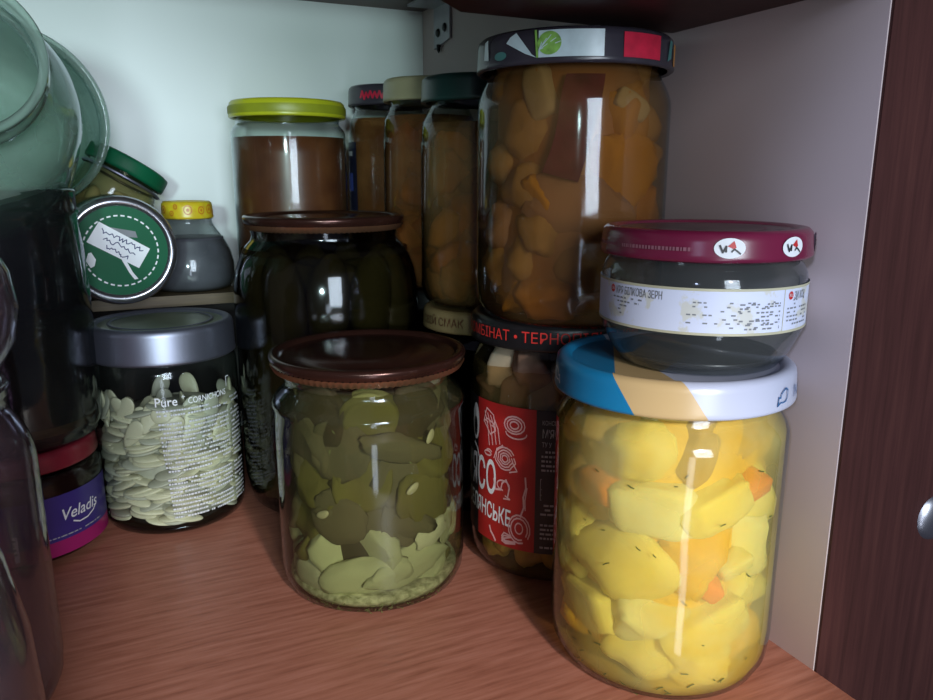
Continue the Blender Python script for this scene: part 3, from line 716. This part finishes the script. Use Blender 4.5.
# ================================================================== 7. yellow lid jar
P7 = (.1125, .5160, rz)
j7 = root('juice_jar', 'glass jar of brown fruit puree with bright yellow lid, near the back wall', 'jar', P7)
R7, H7 = .0365, .1160
pr7 = body_prof(R7, .0328, H7 - .002, .84, .90, .80, .014)
glass_body(j7, pr7, M['glass'])
M['puree'] = solid('brown_puree', (.15, .052, .018), .35, var=.2, scale=45, c2=(.075, .022, .010))
b = MB(); b.lathe(clip_prof(pr7, .094, .0012), M['puree'], 64); b.build('puree', j7)
M['yellow_lid'] = solid('yellow_lid', (.52, .55, .02), .3, var=.05); M['yellow_rib'] = solid('yellow_lid_rib', (.34, .38, .02), .4)
b = MB(); lid_twist(b, .0370, .0108, M['yellow_lid'], 0)
b.lathe([(.0371, .0022), (.0373, .0030), (.0373, .0066), (.0371, .0074)], M['yellow_rib'], 220, ((1, 2), .00018), z0=0)
b.build('lid', j7, (0, 0, H7 - .0108 + .0006))

# ================================================================== 8-10. slim jars
def slim(loc, label, R, Rn, H, lidmat, puree_prof, name, lidR, top=None):
    j = root(name, label, 'jar', loc)
    z_s = H * .80
    pr = [(.0005, .0035), (R * .6, .003), (R * .80, 0), (R * .93, .003), (R, .010), (R, z_s * .55), (R * .99, z_s * .9), (R * .955, H * .82), (R * .87, H * .865), (R * .80, H * .895), (Rn, H * .915), (Rn, H)]
    LIM[j.name] = (pr, .0020); glass_body(j, pr, M['glass'])
    b = MB(); lid_twist(b, lidR, .0135, lidmat, 0, top); b.build('lid', j, (0, 0, H - .0120))
    return j, pr
M['green_lid'] = solid('dark_green_lid', (.012, .045, .040), .3, var=.1)
M['cream_lid'] = solid('cream_lid', (.36, .34, .20), .35, var=.08)
M['dark_lid'] = solid('dark_red_edged_lid', (.05, .045, .06), .3)
M['gold_lid'] = solid('dull_gold_lid', (.34, .25, .11), .4, .2, .1)
for nm, c in dict(slimo=(.70, .34, .06), slimb=(.60, .38, .15), slimr=(.50, .15, .035)).items(): PM[nm] = solid('preserve_' + nm, c, .8, var=.15, spec=.1, scale=80, c2=tuple(x * .6 for x in c))
M['preserve'] = liquid('orange_preserve', (.8, .55, .3), (.34, .19, .075), .48, 45)
M['preserve2'] = liquid('brown_preserve', (.7, .42, .24), (.27, .115, .04), .55, 45)
HS = .1145
GP = (.1875, .3810, 0)
hg = .1135
j8, pr8 = slim((.1890, .3890, hg), 'slim glass jar of orange preserve with dark green lid, left of the floral-lidded jar', .0325, .0275, .1205, M['green_lid'], None, 'preserve_jar', .0315)
b = MB(); b.lathe(clip_prof(pr8, .098, .0012), M['preserve'], 56); b.build('preserve', j8)
fill(j8, ms('chunk', ['slimo', 'slimb'], 2, 'fruit_piece'), 34, .0100, .0305, .002, .098, 51, 'fruit_piece', 'orange fruit piece in the green-lidded slim jar', 'fruit', 'fruit pieces in the green-lidded slim jar')
j9, pr9 = slim((.1860, .4530, rz + .0015), 'slim glass jar of rusty preserve with cream lid, second of the row by the back', .0290, .0250, .1240, M['cream_lid'], None, 'preserve_jar', .0282)
b = MB(); b.lathe(clip_prof(pr9, .104, .0012), M['preserve2'], 56); b.build('preserve', j9)
fill(j9, ms('chunk', ['slimr', 'slimb'], 2, 'fruit_piece'), 34, .0090, .0265, .002, .102, 52, 'fruit_piece', 'rust-coloured fruit piece in the cream-lidded slim jar', 'fruit', 'fruit pieces in the cream-lidded slim jar')
j10, pr10 = slim((.1850, .5230, rz), 'slim glass jar with black-and-red lid and dark blue label, in the back corner', .0290, .0250, .1280, M['dark_lid'], None, 'preserve_jar', .0284)
b = MB(); b.lathe(clip_prof(pr10, .108, .0012), M['preserve2'], 56); b.build('preserve', j10)
b = MB(); b.text('НАША', .0062, cyl(.0287), M['lid_red'], -.0210, .0035, sx=1.1, bold=.04)
for k in range(5): b.grid(-.021 + k * .0045, -.0175 + k * .0045, .0038, .0080, cyl(.0302), M['lid_red'], 2, 1)
b = MB(); rg = random.Random(2)
b.stroke([(-.021 + .0016 * k, .0030 + (.0052 if k % 2 else .0012) + rg.uniform(-.0006, .0006)) for k in range(12)], .0014, cyl(.0287), M['lid_red']); b.build('red_scribble', [c for c in j10.children if c.name.startswith('lid')][0])
M['navy_label'] = solid('navy_label', (.012, .014, .035), .35); M['cobalt'] = solid('cobalt_print', (.05, .08, .35), .4)
b = MB(); b.grid(-.052, -.0270, .040, .0925, cyl(.0293), M['navy_label'], 14, 3)
b.grid(-.040, -.032, .0835, .0865, cyl(.0295), M['dim_print'], 4, 1); b.grid(-.045, -.032, .060, .072, cyl(.0295), M['cobalt'], 4, 1); b.grid(-.040, -.031, .042, .045, cyl(.0295), M['dim_print'], 4, 1)
b.build('label', j10)
# jar with gold lid under the green-lidded one
j11 = root('mustard_jar', 'dark jar with dull gold lettered lid, under the green-lidded slim jar', 'jar', GP)
pr11 = body_prof(.0350, .0300, hg - .001, .82, .90, .82, .012)
glass_body(j11, pr11, M['glass_dark'])
b = MB(); b.lathe(clip_prof(pr11, .095, .0012), M['brine6'], 48); b.build('brine', j11)
b = MB(); lid_twist(b, .0335, .0120, M['gold_lid'], 0)
b.text('СВІЙ СМАК', .0060, cyl(.0338), M['brown_edge'], -.0100, .0040, sx=.9, align='RIGHT', bold=.01); b.build('lid', j11, (0, 0, hg - .0115))
# support jar under the cream-lidded one
j11b = root('support_jar', 'dark low jar on the shelf directly below the cream-lidded slim jar', 'jar', (.1885, .4520, 0))
glass_body(j11b, body_prof(.0310, .0270, rz - .001, .82, .90, .82, .012), M['glass_dark'])
b = MB(); b.lathe(clip_prof(body_prof(.0310, .0270, rz - .001, .82, .90, .82, .012), .093, .0012), M['brine6'], 48); b.build('brine', j11b)
b = MB(); lid_twist(b, .0300, .0120, M['black_lid'], 0); b.build('lid', j11b, (0, 0, rz - .0105))

# ================================================================== 12. jar of pumpkin seeds
P12 = (.0210, .4340, 0)
j12 = root('seed_jar', 'glass jar of pale pumpkin seeds with silver lid and white printed text', 'jar', P12)
j12.scale = (.925, .925, 1.03)
R12, H12 = .0405, .1060
pr12 = [(.0005, .004), (.024, .0035), (.033, .0010), (.036, 0), (.0385, .0015), (.0402, .006), (R12, .012), (R12, .05), (R12, .080), (.0403, .0845), (.0390, .0875), (.0375, .0890), (.0375, .100)]
LIM[j12.name] = (pr12, .0012); glass_body(j12, pr12, M['glass'])
b = MB(); b.lathe([(.0003, .0012), (.030, .0012), (.0365, .0008), (.0388, .0028), (.0385, .0040), (.03, .0042), (.0003, .0042)], M['glass_dark'], 56); b.build('thick_glass_base', j12)
M['silver'] = solid('brushed_silver', (.26, .27, .34), .42, .9, .04); M['silver_top'] = solid('pale_green_lid_top', (.30, .36, .24), .3, .55, .2, 50)
b = MB(); lid_twist(b, .0402, .0180, M['silver'], 0, M['silver_top'], dent=.0014)
b.lathe([(.0290, .0170), (.0285, .0174), (.0275, .0174), (.0270, .0170)], M['silver'], 64)
b.build('lid', j12, (0, 0, H12 - .0175))
M['soft_print'] = solid('soft_white_print', (.62, .65, .70), .5, var=.1)
b = MB(); r = R12 + .0003; fn = cyl(r); rg = random.Random(9)
b.text('Pure', .0064, fn, M['white_paint'], -.0075, .0690, bold=.008); b.text('+', .004, fn, M['white_paint'], .0065, .0715)
b.text('CORNICHONS', .0044, fn, M['white_paint'], .0100, .0690, sx=.85, bold=.004)
b.stroke([(.0360, .073), (.0360, .078), (.0385, .078)], .0005, fn, M['white_paint'])
for k in range(26):
    y = .0660 - k * .00225; x0 = -.0068 + .00018 * k
    if k in (2, 15): continue
    dashes(b, x0, .0360 if k % 7 else .022, y, .00095, fn, M['soft_print'], rg, gap=.00038, lo=.0004, hi=.0016, p=.93)
    dashes(b, .0385, .0500, y, .00095, fn, M['soft_print'], rg, gap=.0004, lo=.0004, hi=.0016, p=.9)
b.build('printed_text', j12)
M['seed'] = solid('pumpkin_seed', (.66, .64, .46), .45, var=.12, scale=120, c2=(.40, .38, .24)); M['seed_b'] = solid('pumpkin_seed_dull', (.42, .42, .32), .5, var=.12, scale=120)
b = MB(); b.lathe([(.0003, .0050), (.030, .0050), (.0305, .0100), (.0300, .052), (.022, .060), (.0003, .062)], M['seed_b'], 40); o = b.build('seed_heap_core', j12); tag(o, kind='stuff')
sm = [blob('pumpkin_seed', 'seed', 1, M['seed']), blob('pumpkin_seed', 'seed', 2, M['seed_b']), blob('pumpkin_seed', 'seed', 3, M['seed'])]
rg = np.random.default_rng(4)
cnt = 0
Rs = R12 - .0018
for k in range(288):
    wallp = k < 215
    a = rg.uniform(-1.75, 1.75) if wallp else rg.uniform(-PI, PI)
    if wallp:
        q = Rs - rg.uniform(.001, .0075); z = .0055 + .0615 * (k / 215.0) ** .92
        top = .064 - .010 * (math.sin(a) if math.sin(a) < 0 else -.1 * math.sin(a))
        z = min(z, .070)
    else: q = Rs * math.sqrt(rg.random()) * .8; z = .006 + rg.random() * .058
    x, y = q * math.sin(a), -q * math.cos(a)
    up = z > .047 and rg.random() < .65
    if up: rot = wallrot(x, y, rg.uniform(-.9, .9) , rg.uniform(-.25, .25))
    else: rot = (Matrix.Rotation(a, 3, 'Z') @ Matrix.Rotation(rg.uniform(-.3, .3), 3, 'Y') @ Matrix.Rotation(rg.uniform(-.1, .45), 3, 'X') @ Matrix.Rotation(rg.uniform(-.3, .3), 3, 'Z')).to_euler()
    lim = 9e9
    # keep the seed inside the glass
    ext = .0085 if not up else .001
    qq = math.hypot(x, y); mx_ = Rs - (.0048 if not up else .0016)
    if qq > mx_: x *= mx_ / qq; y *= mx_ / qq
    piece(sm[k % 3], j12, (x, y, z), rg.uniform(.0074, .0090), rot, 'pumpkin_seed', 'flat pale pumpkin seed heaped in the silver-lidded jar', 'seed', 'pumpkin seeds in the silver-lidded jar')

# ================================================================== 13. small bottle with yellow patterned cap
P13 = (.0460, .5150, rz)
j13 = root('small_bottle', 'small grey glass bottle with sloping shoulders and yellow patterned cap, before the back wall', 'bottle', P13)
R13, H13 = .0310, .0690
sc13 = (.85, .85, .74)
pr13 = [(.0005, .003), (.02, .0025), (.026, 0), (.0295, .004), (R13, .010), (.0308, .022), (.0290, .032), (.0255, .0405), (.0215, .0475), (.0185, .0525), (.0170, .0560), (.0168, .0585), (.0175, .0595), (.0168, .0605), (.0168, .067)]
glass_body(j13, pr13, M['glass_grey'])
M['grey_fill'] = solid('dark_grey_contents', (.085, .085, .105), .5, var=.2, scale=60)
b = MB(); b.lathe(clip_prof(pr13, .0440, .0012), M['grey_fill'], 48); b.build('contents', j13)
M['cap_yellow'] = solid('cap_yellow', (.66, .56, .02), .3, var=.12, scale=250, c2=(.60, .40, .02)); M['cap_orange'] = solid('cap_orange', (.60, .22, .02), .35)
b = MB(); lid_twist(b, .0182, .0110, M['cap_yellow'], 0)
for ph, zz, rr2 in ((-1.05, .0060, .0022), (-.62, .0038, .0014), (-.45, .0078, .0013), (.02, .0058, .0027), (.55, .0055, .0022), (.95, .0060, .0026), (1.25, .004, .0015)):
    fn = cyl(.0185, ph, zz); b.stroke(curve(0, 0, rr2, rr2, 0, 2 * PI, 12), .0007, fn, M['cap_orange']); b.ellipse(0, 0, rr2 * .4, rr2 * .4, fn, M['cap_orange'], 10)
b.build('cap', j13, (0, 0, H13 - .0095)).scale = (1, 1, 1.35)
j13.scale = sc13

# ================================================================== 14-15 lying jars with green lids
M['lid_green'] = solid('bright_green', (.004, .105, .045), .5, var=.06, spec=.2); M['paper'] = solid('paper_sticker', (.85, .86, .90), .6, var=.05); M['ink'] = solid('blue_ink', (.03, .04, .16), .6)
M['bright_rim'] = solid('bright_steel_rim', (.55, .55, .60), .25, .95, .05)
M['tan_glass'] = glass('tan_glass', (.80, .78, .62), (.25, .26, .18), .05, (.4, .4, .25), .2)
def green_lid(mb, R, h):
    prof = [(R - .003, 0), (R - .0008, 0), (R, .0008), (R, h - .004), (R - .0010, h - .0014), (R - .0030, h), (R - .0044, h - .0003), (R - .0056, h - .0016)]
    mb.lathe(prof, M['bright_rim'], 90); mb.lathe([(R - .0056, h - .0016), (R * .4, h - .0014), (.0002, h - .0014)], M['lid_green'], 72)
def lying_prof(R, L): return [(.0005, .003), (R * .6, .003), (R * .85, 0), (R * .96, .003), (R, .009), (R, L * .72), (R * .97, L * .80), (R * .90, L * .86), (R * .88, L * .98)]
# nearer one: lid towards the viewer
L14 = .048; R14 = .0300
dx = math.radians(90)
j14 = root('sauce_jar', 'jar lying on its side with green lid, dashed ring and white handwritten sticker facing out', 'jar', (.0000, .5100, rz + R14), (dx, 0, math.radians(6)))
glass_body(j14, lying_prof(R14, L14), M['tan_glass'])
M['green_food'] = liquid('pale_green_contents', (.6, .6, .3), (.22, .24, .09), .6)
b = MB(); b.lathe(clip_prof(lying_prof(R14, L14), L14 * .8, .0012), M['green_food'], 48); b.build('contents', j14)
b = MB(); green_lid(b, R14 * 1.0, .012)
zt_ = .012 - .0012
for k in range(34):
    a0 = 2 * PI * k / 34; b.lathe([(.0188, zt_), (.0196, zt_)], M['white_paint'], 2, a0=a0, a1=a0 + .11)
fl = flat(zt_ + .0002)
b.poly([(-.0012, .0040), (.0030, -.0125), (.0050, -.0168), (.0030, -.0168), (.0012, -.0125), (-.0030, .003)][::1], flat(zt_ + .0001, .15), M['white_paint'])
b.poly([(-.0100, .0120), (.0060, .0118), (.0075, .0085), (-.004, .0075)], flat(zt_ + .0001, -.2), M['grey_print'])
rot = -.55
b.poly([(-.0155, -.0058), (.0140, -.0060), (.0142, .0064), (-.0150, .0070)], flat(zt_ + .0003, rot, -.0005, .0025), M['paper'])
ff = flat(zt_ + .0005, rot, -.0005, .0025); rg = random.Random(6)
def scribble(mb, x0, x1, y, h, ff, w=.0004):
    x = x0; pts = []
    while x < x1: pts.append((x, y + rg.uniform(-h, h))); x += rg.uniform(.0004, .0012)
    mb.stroke(pts, w, ff, M['ink'])
for i, y in enumerate((.0030, .0002, -.0028)): scribble(b, -.0120 + i * .003, .0115 - i * .002, y * 1.25, .0013, ff, .0005)
b.poly([(-.0180, -.0045), (-.0165, -.0005), (-.0150, .0), (-.0130, -.0040), (-.0140, -.0075), (-.0160, -.0085)], fl, M['white_paint'])
b.build('lid', j14, (0, 0, L14 - .0095))
# upper one: beans, tilted
R15, L15 = .0245, .070
ax = Vector((.52, .08, .85)).normalized()
q = Vector((0, 0, 1)).rotation_difference(ax).to_euler()
j15 = root('bean_jar', 'tilted jar of white beans with green-rimmed lid, resting on the jar lying below', 'jar', (.0156 - .070 * .52, .5390 - .070 * .08, .190 - .070 * .85 + .001), q)
pr15 = lying_prof(R15, L15)
LIM[j15.name] = (pr15, .0012); glass_body(j15, pr15, M['tan_glass'])
b = MB(); b.lathe([(R15 - .002, 0), (R15, .0005), (R15 + .0004, .002), (R15 + .0004, .0080), (R15, .0092), (R15 - .002, .0100), (.0002, .0098)], M['lid_green'], 72); b.build('lid', j15, (0, 0, L15 - .0075))
b = MB(); b.lathe([(R15 - .0003, -.002), (R15 + .0006, -.0012), (R15 - .0003, -.0004)], M['silver'], 64, z0=L15 - .009); b.build('neck_ring', j15)
PM['bean'] = solid('white_bean', (.60, .54, .30), .35, var=.1, scale=60)
bm_ = ms('bean', ['bean'], 2, 'white_bean')
for p in pack(60, .0058, R15 - .0015, .002, .054, 61):
    piece(rnd.choice(bm_), j15, p, .0072, rrot(), 'white_bean', 'cream white bean in the tilted green-lidded jar', 'bean', 'beans in the tilted green-lidded jar')
b = MB(); aa = -math.atan2(0, 1)
# sticker on the side that faces the viewer
b.grid(.002, .0185, .0375, .0500, cyl(R15 + .0005, .35), M['paper'], 8, 2)
ff = cyl(R15 + .0008, .35)
for y in (.0465, .0430, .0400): scribble(b, .0038, .0175, y, .0009, ff)
b.build('sticker', j15)

# ================================================================== 16. big empty glass jars lying at upper left
def open_jar(prof, th, mat, rt, name='glass_body'):
    inner = [(max(r - th, .0003), z + (th if i < 6 else 0)) for i, (r, z) in enumerate(prof)]
    rim_r, rim_z = prof[-1]
    b = MB(); b.lathe(prof + [(rim_r + .0008, rim_z + .0008), (rim_r, rim_z + .0018), (rim_r - th * .5, rim_z + .0022), (rim_r - th, rim_z + .001)] + inner[::-1][1:], mat, 80); return b.build(name, rt)
ja = root('glass_jar', 'big round empty glass jar lying on its side by the back wall, at upper left', 'jar', (-.0580, .5600, .2100), None)
ja.rotation_euler = Vector((0, 0, 1)).rotation_difference(Vector((.22, -.97, .06))).to_euler()
open_jar([(.0005, .002), (.030, .002), (.040, 0), (.0455, .003), (.0495, .012), (.0505, .025), (.0505, .055), (.0495, .065), (.0480, .070), (.0485, .074)], .003, M['glass_green'], ja)
jb = root('glass_jar', 'empty wide-mouthed glass jar lying in front of the round one, mouth outward', 'jar', (-.0640, .4620, .1950), None)
jb.rotation_euler = Vector((0, 0, 1)).rotation_difference(Vector((.11, -.92, .38))).to_euler()
open_jar([(.0005, .002), (.030, .002), (.042, 0), (.0480, .004), (.0520, .014), (.0525, .030), (.0525, .050), (.0505, .060), (.0455, .070), (.0400, .078), (.0370, .083), (.0368, .088), (.0382, .090), (.0368, .092), (.0370, .098)], .003, M['glass_green'], jb)
# dark jar that carries them from behind
jc = root('low_jar', 'low dark jar on the back board, carrying the empty lying jars at left', 'jar', (-.0650, .5140, rz), None)
prc = body_prof(.0340, .0300, .0400, .84, .92, .84, .012)
glass_body(jc, prc, M['glass_dark']); b = MB(); b.lathe(clip_prof(prc, .030, .0012), M['brine6'], 48); b.build('brine', jc)
b = MB(); lid_twist(b, .0325, .0110, M['black_lid'], 0); b.build('lid', jc, (0, 0, .0400 - .0095))

# ================================================================== low labelled jar with another glass jar on it
PV = (-.0535, .4250, 0)
jv = root('jam_jar', 'low jar with red lid and blue and magenta label, left of the seed jar', 'jar', PV)
RV, HV = .0385, .0555
prv = body_prof(RV, .0350, HV - .002, .74, .86, .84, .008)
glass_body(jv, prv, M['glass_dark'])
M['jam'] = solid('dark_jam', (.045, .015, .018), .3, var=.2)
b = MB(); b.lathe(clip_prof(prv, .044, .0012), M['jam'], 48); b.build('jam', jv)
M['wine_lid'] = solid('crimson_lid', (.25, .02, .035), .3, var=.15, scale=100)
b = MB(); lid_twist(b, .0375, .0100, M['wine_lid'], 0); b.build('lid', jv, (0, 0, HV - .0095))
M['royal'] = solid('royal_blue_label', (.045, .03, .21), .35, var=.06); M['magenta'] = solid('magenta_label', (.36, .015, .14), .35, var=.06)
b = MB(); r = RV + .0003
b.grid(-1.2 * r, 1.35 * r, .0115, .0345, cyl(r), M['royal'], 40, 2); b.grid(-1.2 * r, 1.35 * r, .0040, .0115, cyl(r), M['magenta'], 40, 2)
fn = cyl(r + .0002)
b.text('Veladis', .0082, fn, M['white_paint'], .0150, .0212, sx=.98, shear=.25, bold=.008)
b.stroke([(.0215, .0192), (.0250, .0176), (.0300, .0178), (.0345, .0196), (.0375, .0222)], .0007, fn, M['white_paint'])
rg = random.Random(4); dashes(b, .0085, .0400, .0132, .0006, fn, M['dim_print'], rg, p=.9)
b.poly([(-.014, .006), (-.004, .006), (-.004, .019), (-.014, .019)], fn, M['white_paint'])
for k in range(5): dashes(b, -.013, -.005, .0075 + k * .0023, .0009, cyl(r + .0004), M['ink'], rg, lo=.0005, hi=.002, p=.8)
b.build('label', jv)
PS = (-.0490, .4240, HV + .0003 - .0012 + .0010)
js = root('glass_jar', 'dark open glass jar standing on the red lid of the labelled jar', 'jar', PS)
prs = [(.0005, .003), (.022, .003), (.030, 0), (.0345, .003), (.0372, .010), (.0378, .022), (.0378, .070), (.0374, .082), (.0372, .092), (.0365, .099), (.0358, .105), (.0356, .110), (.0368, .112), (.0358, .114), (.0358, .121)]
M['glass_jardark'] = glass('murky_glass', (.50, .55, .52), (.16, .20, .18), .07, (.16, .16, .18), .5, 30)
open_jar(prs, .0025, M['glass_jardark'], js)
M['amber'] = liquid('amber_dregs', (.4, .25, .08), (.09, .055, .02), .75, 40)
b = MB(); b.lathe([(.0005, .0062), (.027, .0062), (.032, .006), (.0346, .011), (.0351, .022), (.0351, .060), (.018, .060), (.0003, .060)], M['amber'], 56); b.build('dregs', js)
b = MB(); rg = random.Random(12)

# ================================================================== foreground glass at the left edge
jd = root('glass_jar', 'clear smoky jar at the left edge, under the small round glass', 'jar', (-.0700, .2900, 0))
prd = body_prof(.0400, .0330, .1160, .76, .93, .84, .014)
open_jar(prd, .0022, M['glass_pink'], jd)
je = root('glass_bowl', 'small round glass standing on the smoky jar at the left edge', 'jar', (-.0620, .2900, .1182))
open_jar([(.0005, .002), (.016, .002), (.020, 0), (.0245, .003), (.0300, .012), (.0325, .024), (.0310, .036), (.0265, .046), (.0240, .050), (.0245, .053)], .0022, M['glass_pink'], je)
jf = root('glass_bottle', 'nearest smoky glass bottle with sloping shoulder, cut by the left edge', 'bottle', (-.0590, .1970, 0))
open_jar([(.0005, .003), (.022, .003), (.028, 0), (.032, .004), (.0330, .012), (.0330, .055), (.0320, .075), (.0285, .095), (.0220, .115), (.0160, .130), (.0140, .145), (.0140, .160), (.0150, .162), (.0140, .165)], .002, M['glass_pink'], jf)
b = MB(); b.grid(-.006, .030, .012, .048, cyl(.0333), M['pale_blue'], 14, 2); b.build('label', jf)

# ------------------------------------------------------------------ light
def area(name, loc, target, sx, sy, power, color):
    l = bpy.data.lights.new(name, 'AREA'); l.shape = 'RECTANGLE'; l.size = sx; l.size_y = sy; l.energy = power; l.color = color
    o = bpy.data.objects.new(name, l); col.objects.link(o); o.location = loc
    o.rotation_euler = (Vector(target) - Vector(loc)).to_track_quat('-Z', 'Y').to_euler(); return o
def spot(name, loc, target, ang, blend, power, color, r=.02):
    l = bpy.data.lights.new(name, 'SPOT'); l.spot_size = math.radians(ang); l.spot_blend = blend; l.energy = power; l.color = color; l.shadow_soft_size = r
    o = bpy.data.objects.new(name, l); col.objects.link(o); o.location = loc
    o.rotation_euler = (Vector(target) - Vector(loc)).to_track_quat('-Z', 'Y').to_euler(); return o
area('window_light', (-.02, -1.25, .42), (.08, .35, .06), .42, .70, 19.0, (.80, .90, 1.0))
area('low_window_light', (-.26, -1.20, -.42), (.12, .25, .05), .16, 1.1, 4.0, (.80, .88, 1.0))
spot('wall_fill_spot', (-.30, -.70, .30), (-.02, .555, .19), 26, .5, 21.0, (.74, 1.0, .98), .05)  # added fill spot, no such lamp in the room; brightens the left back wall
spot('edge_fill_spot', (-.30, -.25, .30), (.2285, .045, .17), 27, .45, 9.0, (.6, .7, 1.0), .02)  # added fill; its cone makes the bright strip at the side wall's front
spot('shelf_fill_spot', (.08, -.40, .34), (.110, .215, -.010), 26, .55, 17.0, (1.0, .93, .86), .025)  # added fill without a real source, lifts shelf floor and lower jars
w = bpy.data.worlds.new('room'); S.world = w; w.use_nodes = True
w.node_tree.nodes['Background'].inputs[0].default_value = (.55, .55, .75, 1); w.node_tree.nodes['Background'].inputs[1].default_value = .12

# ------------------------------------------------------------------ camera
cd = bpy.data.cameras.new('camera'); cam = bpy.data.objects.new('camera', cd); col.objects.link(cam)
cd.sensor_width = 36; cd.lens = 36 * 760 / 933; cd.clip_start = .005
cam.location = CAMPOS
yaw, pit = math.radians(25), math.radians(13)
cam.rotation_euler = (PI / 2 - pit, 0, -yaw)
S.camera = cam
S.view_settings.view_transform = 'Standard'
S.cycles.transparent_max_bounces = 24
S.cycles.max_bounces = 8
S.cycles.use_denoising = True
S.cycles.caustics_reflective = False
S.cycles.caustics_refractive = False
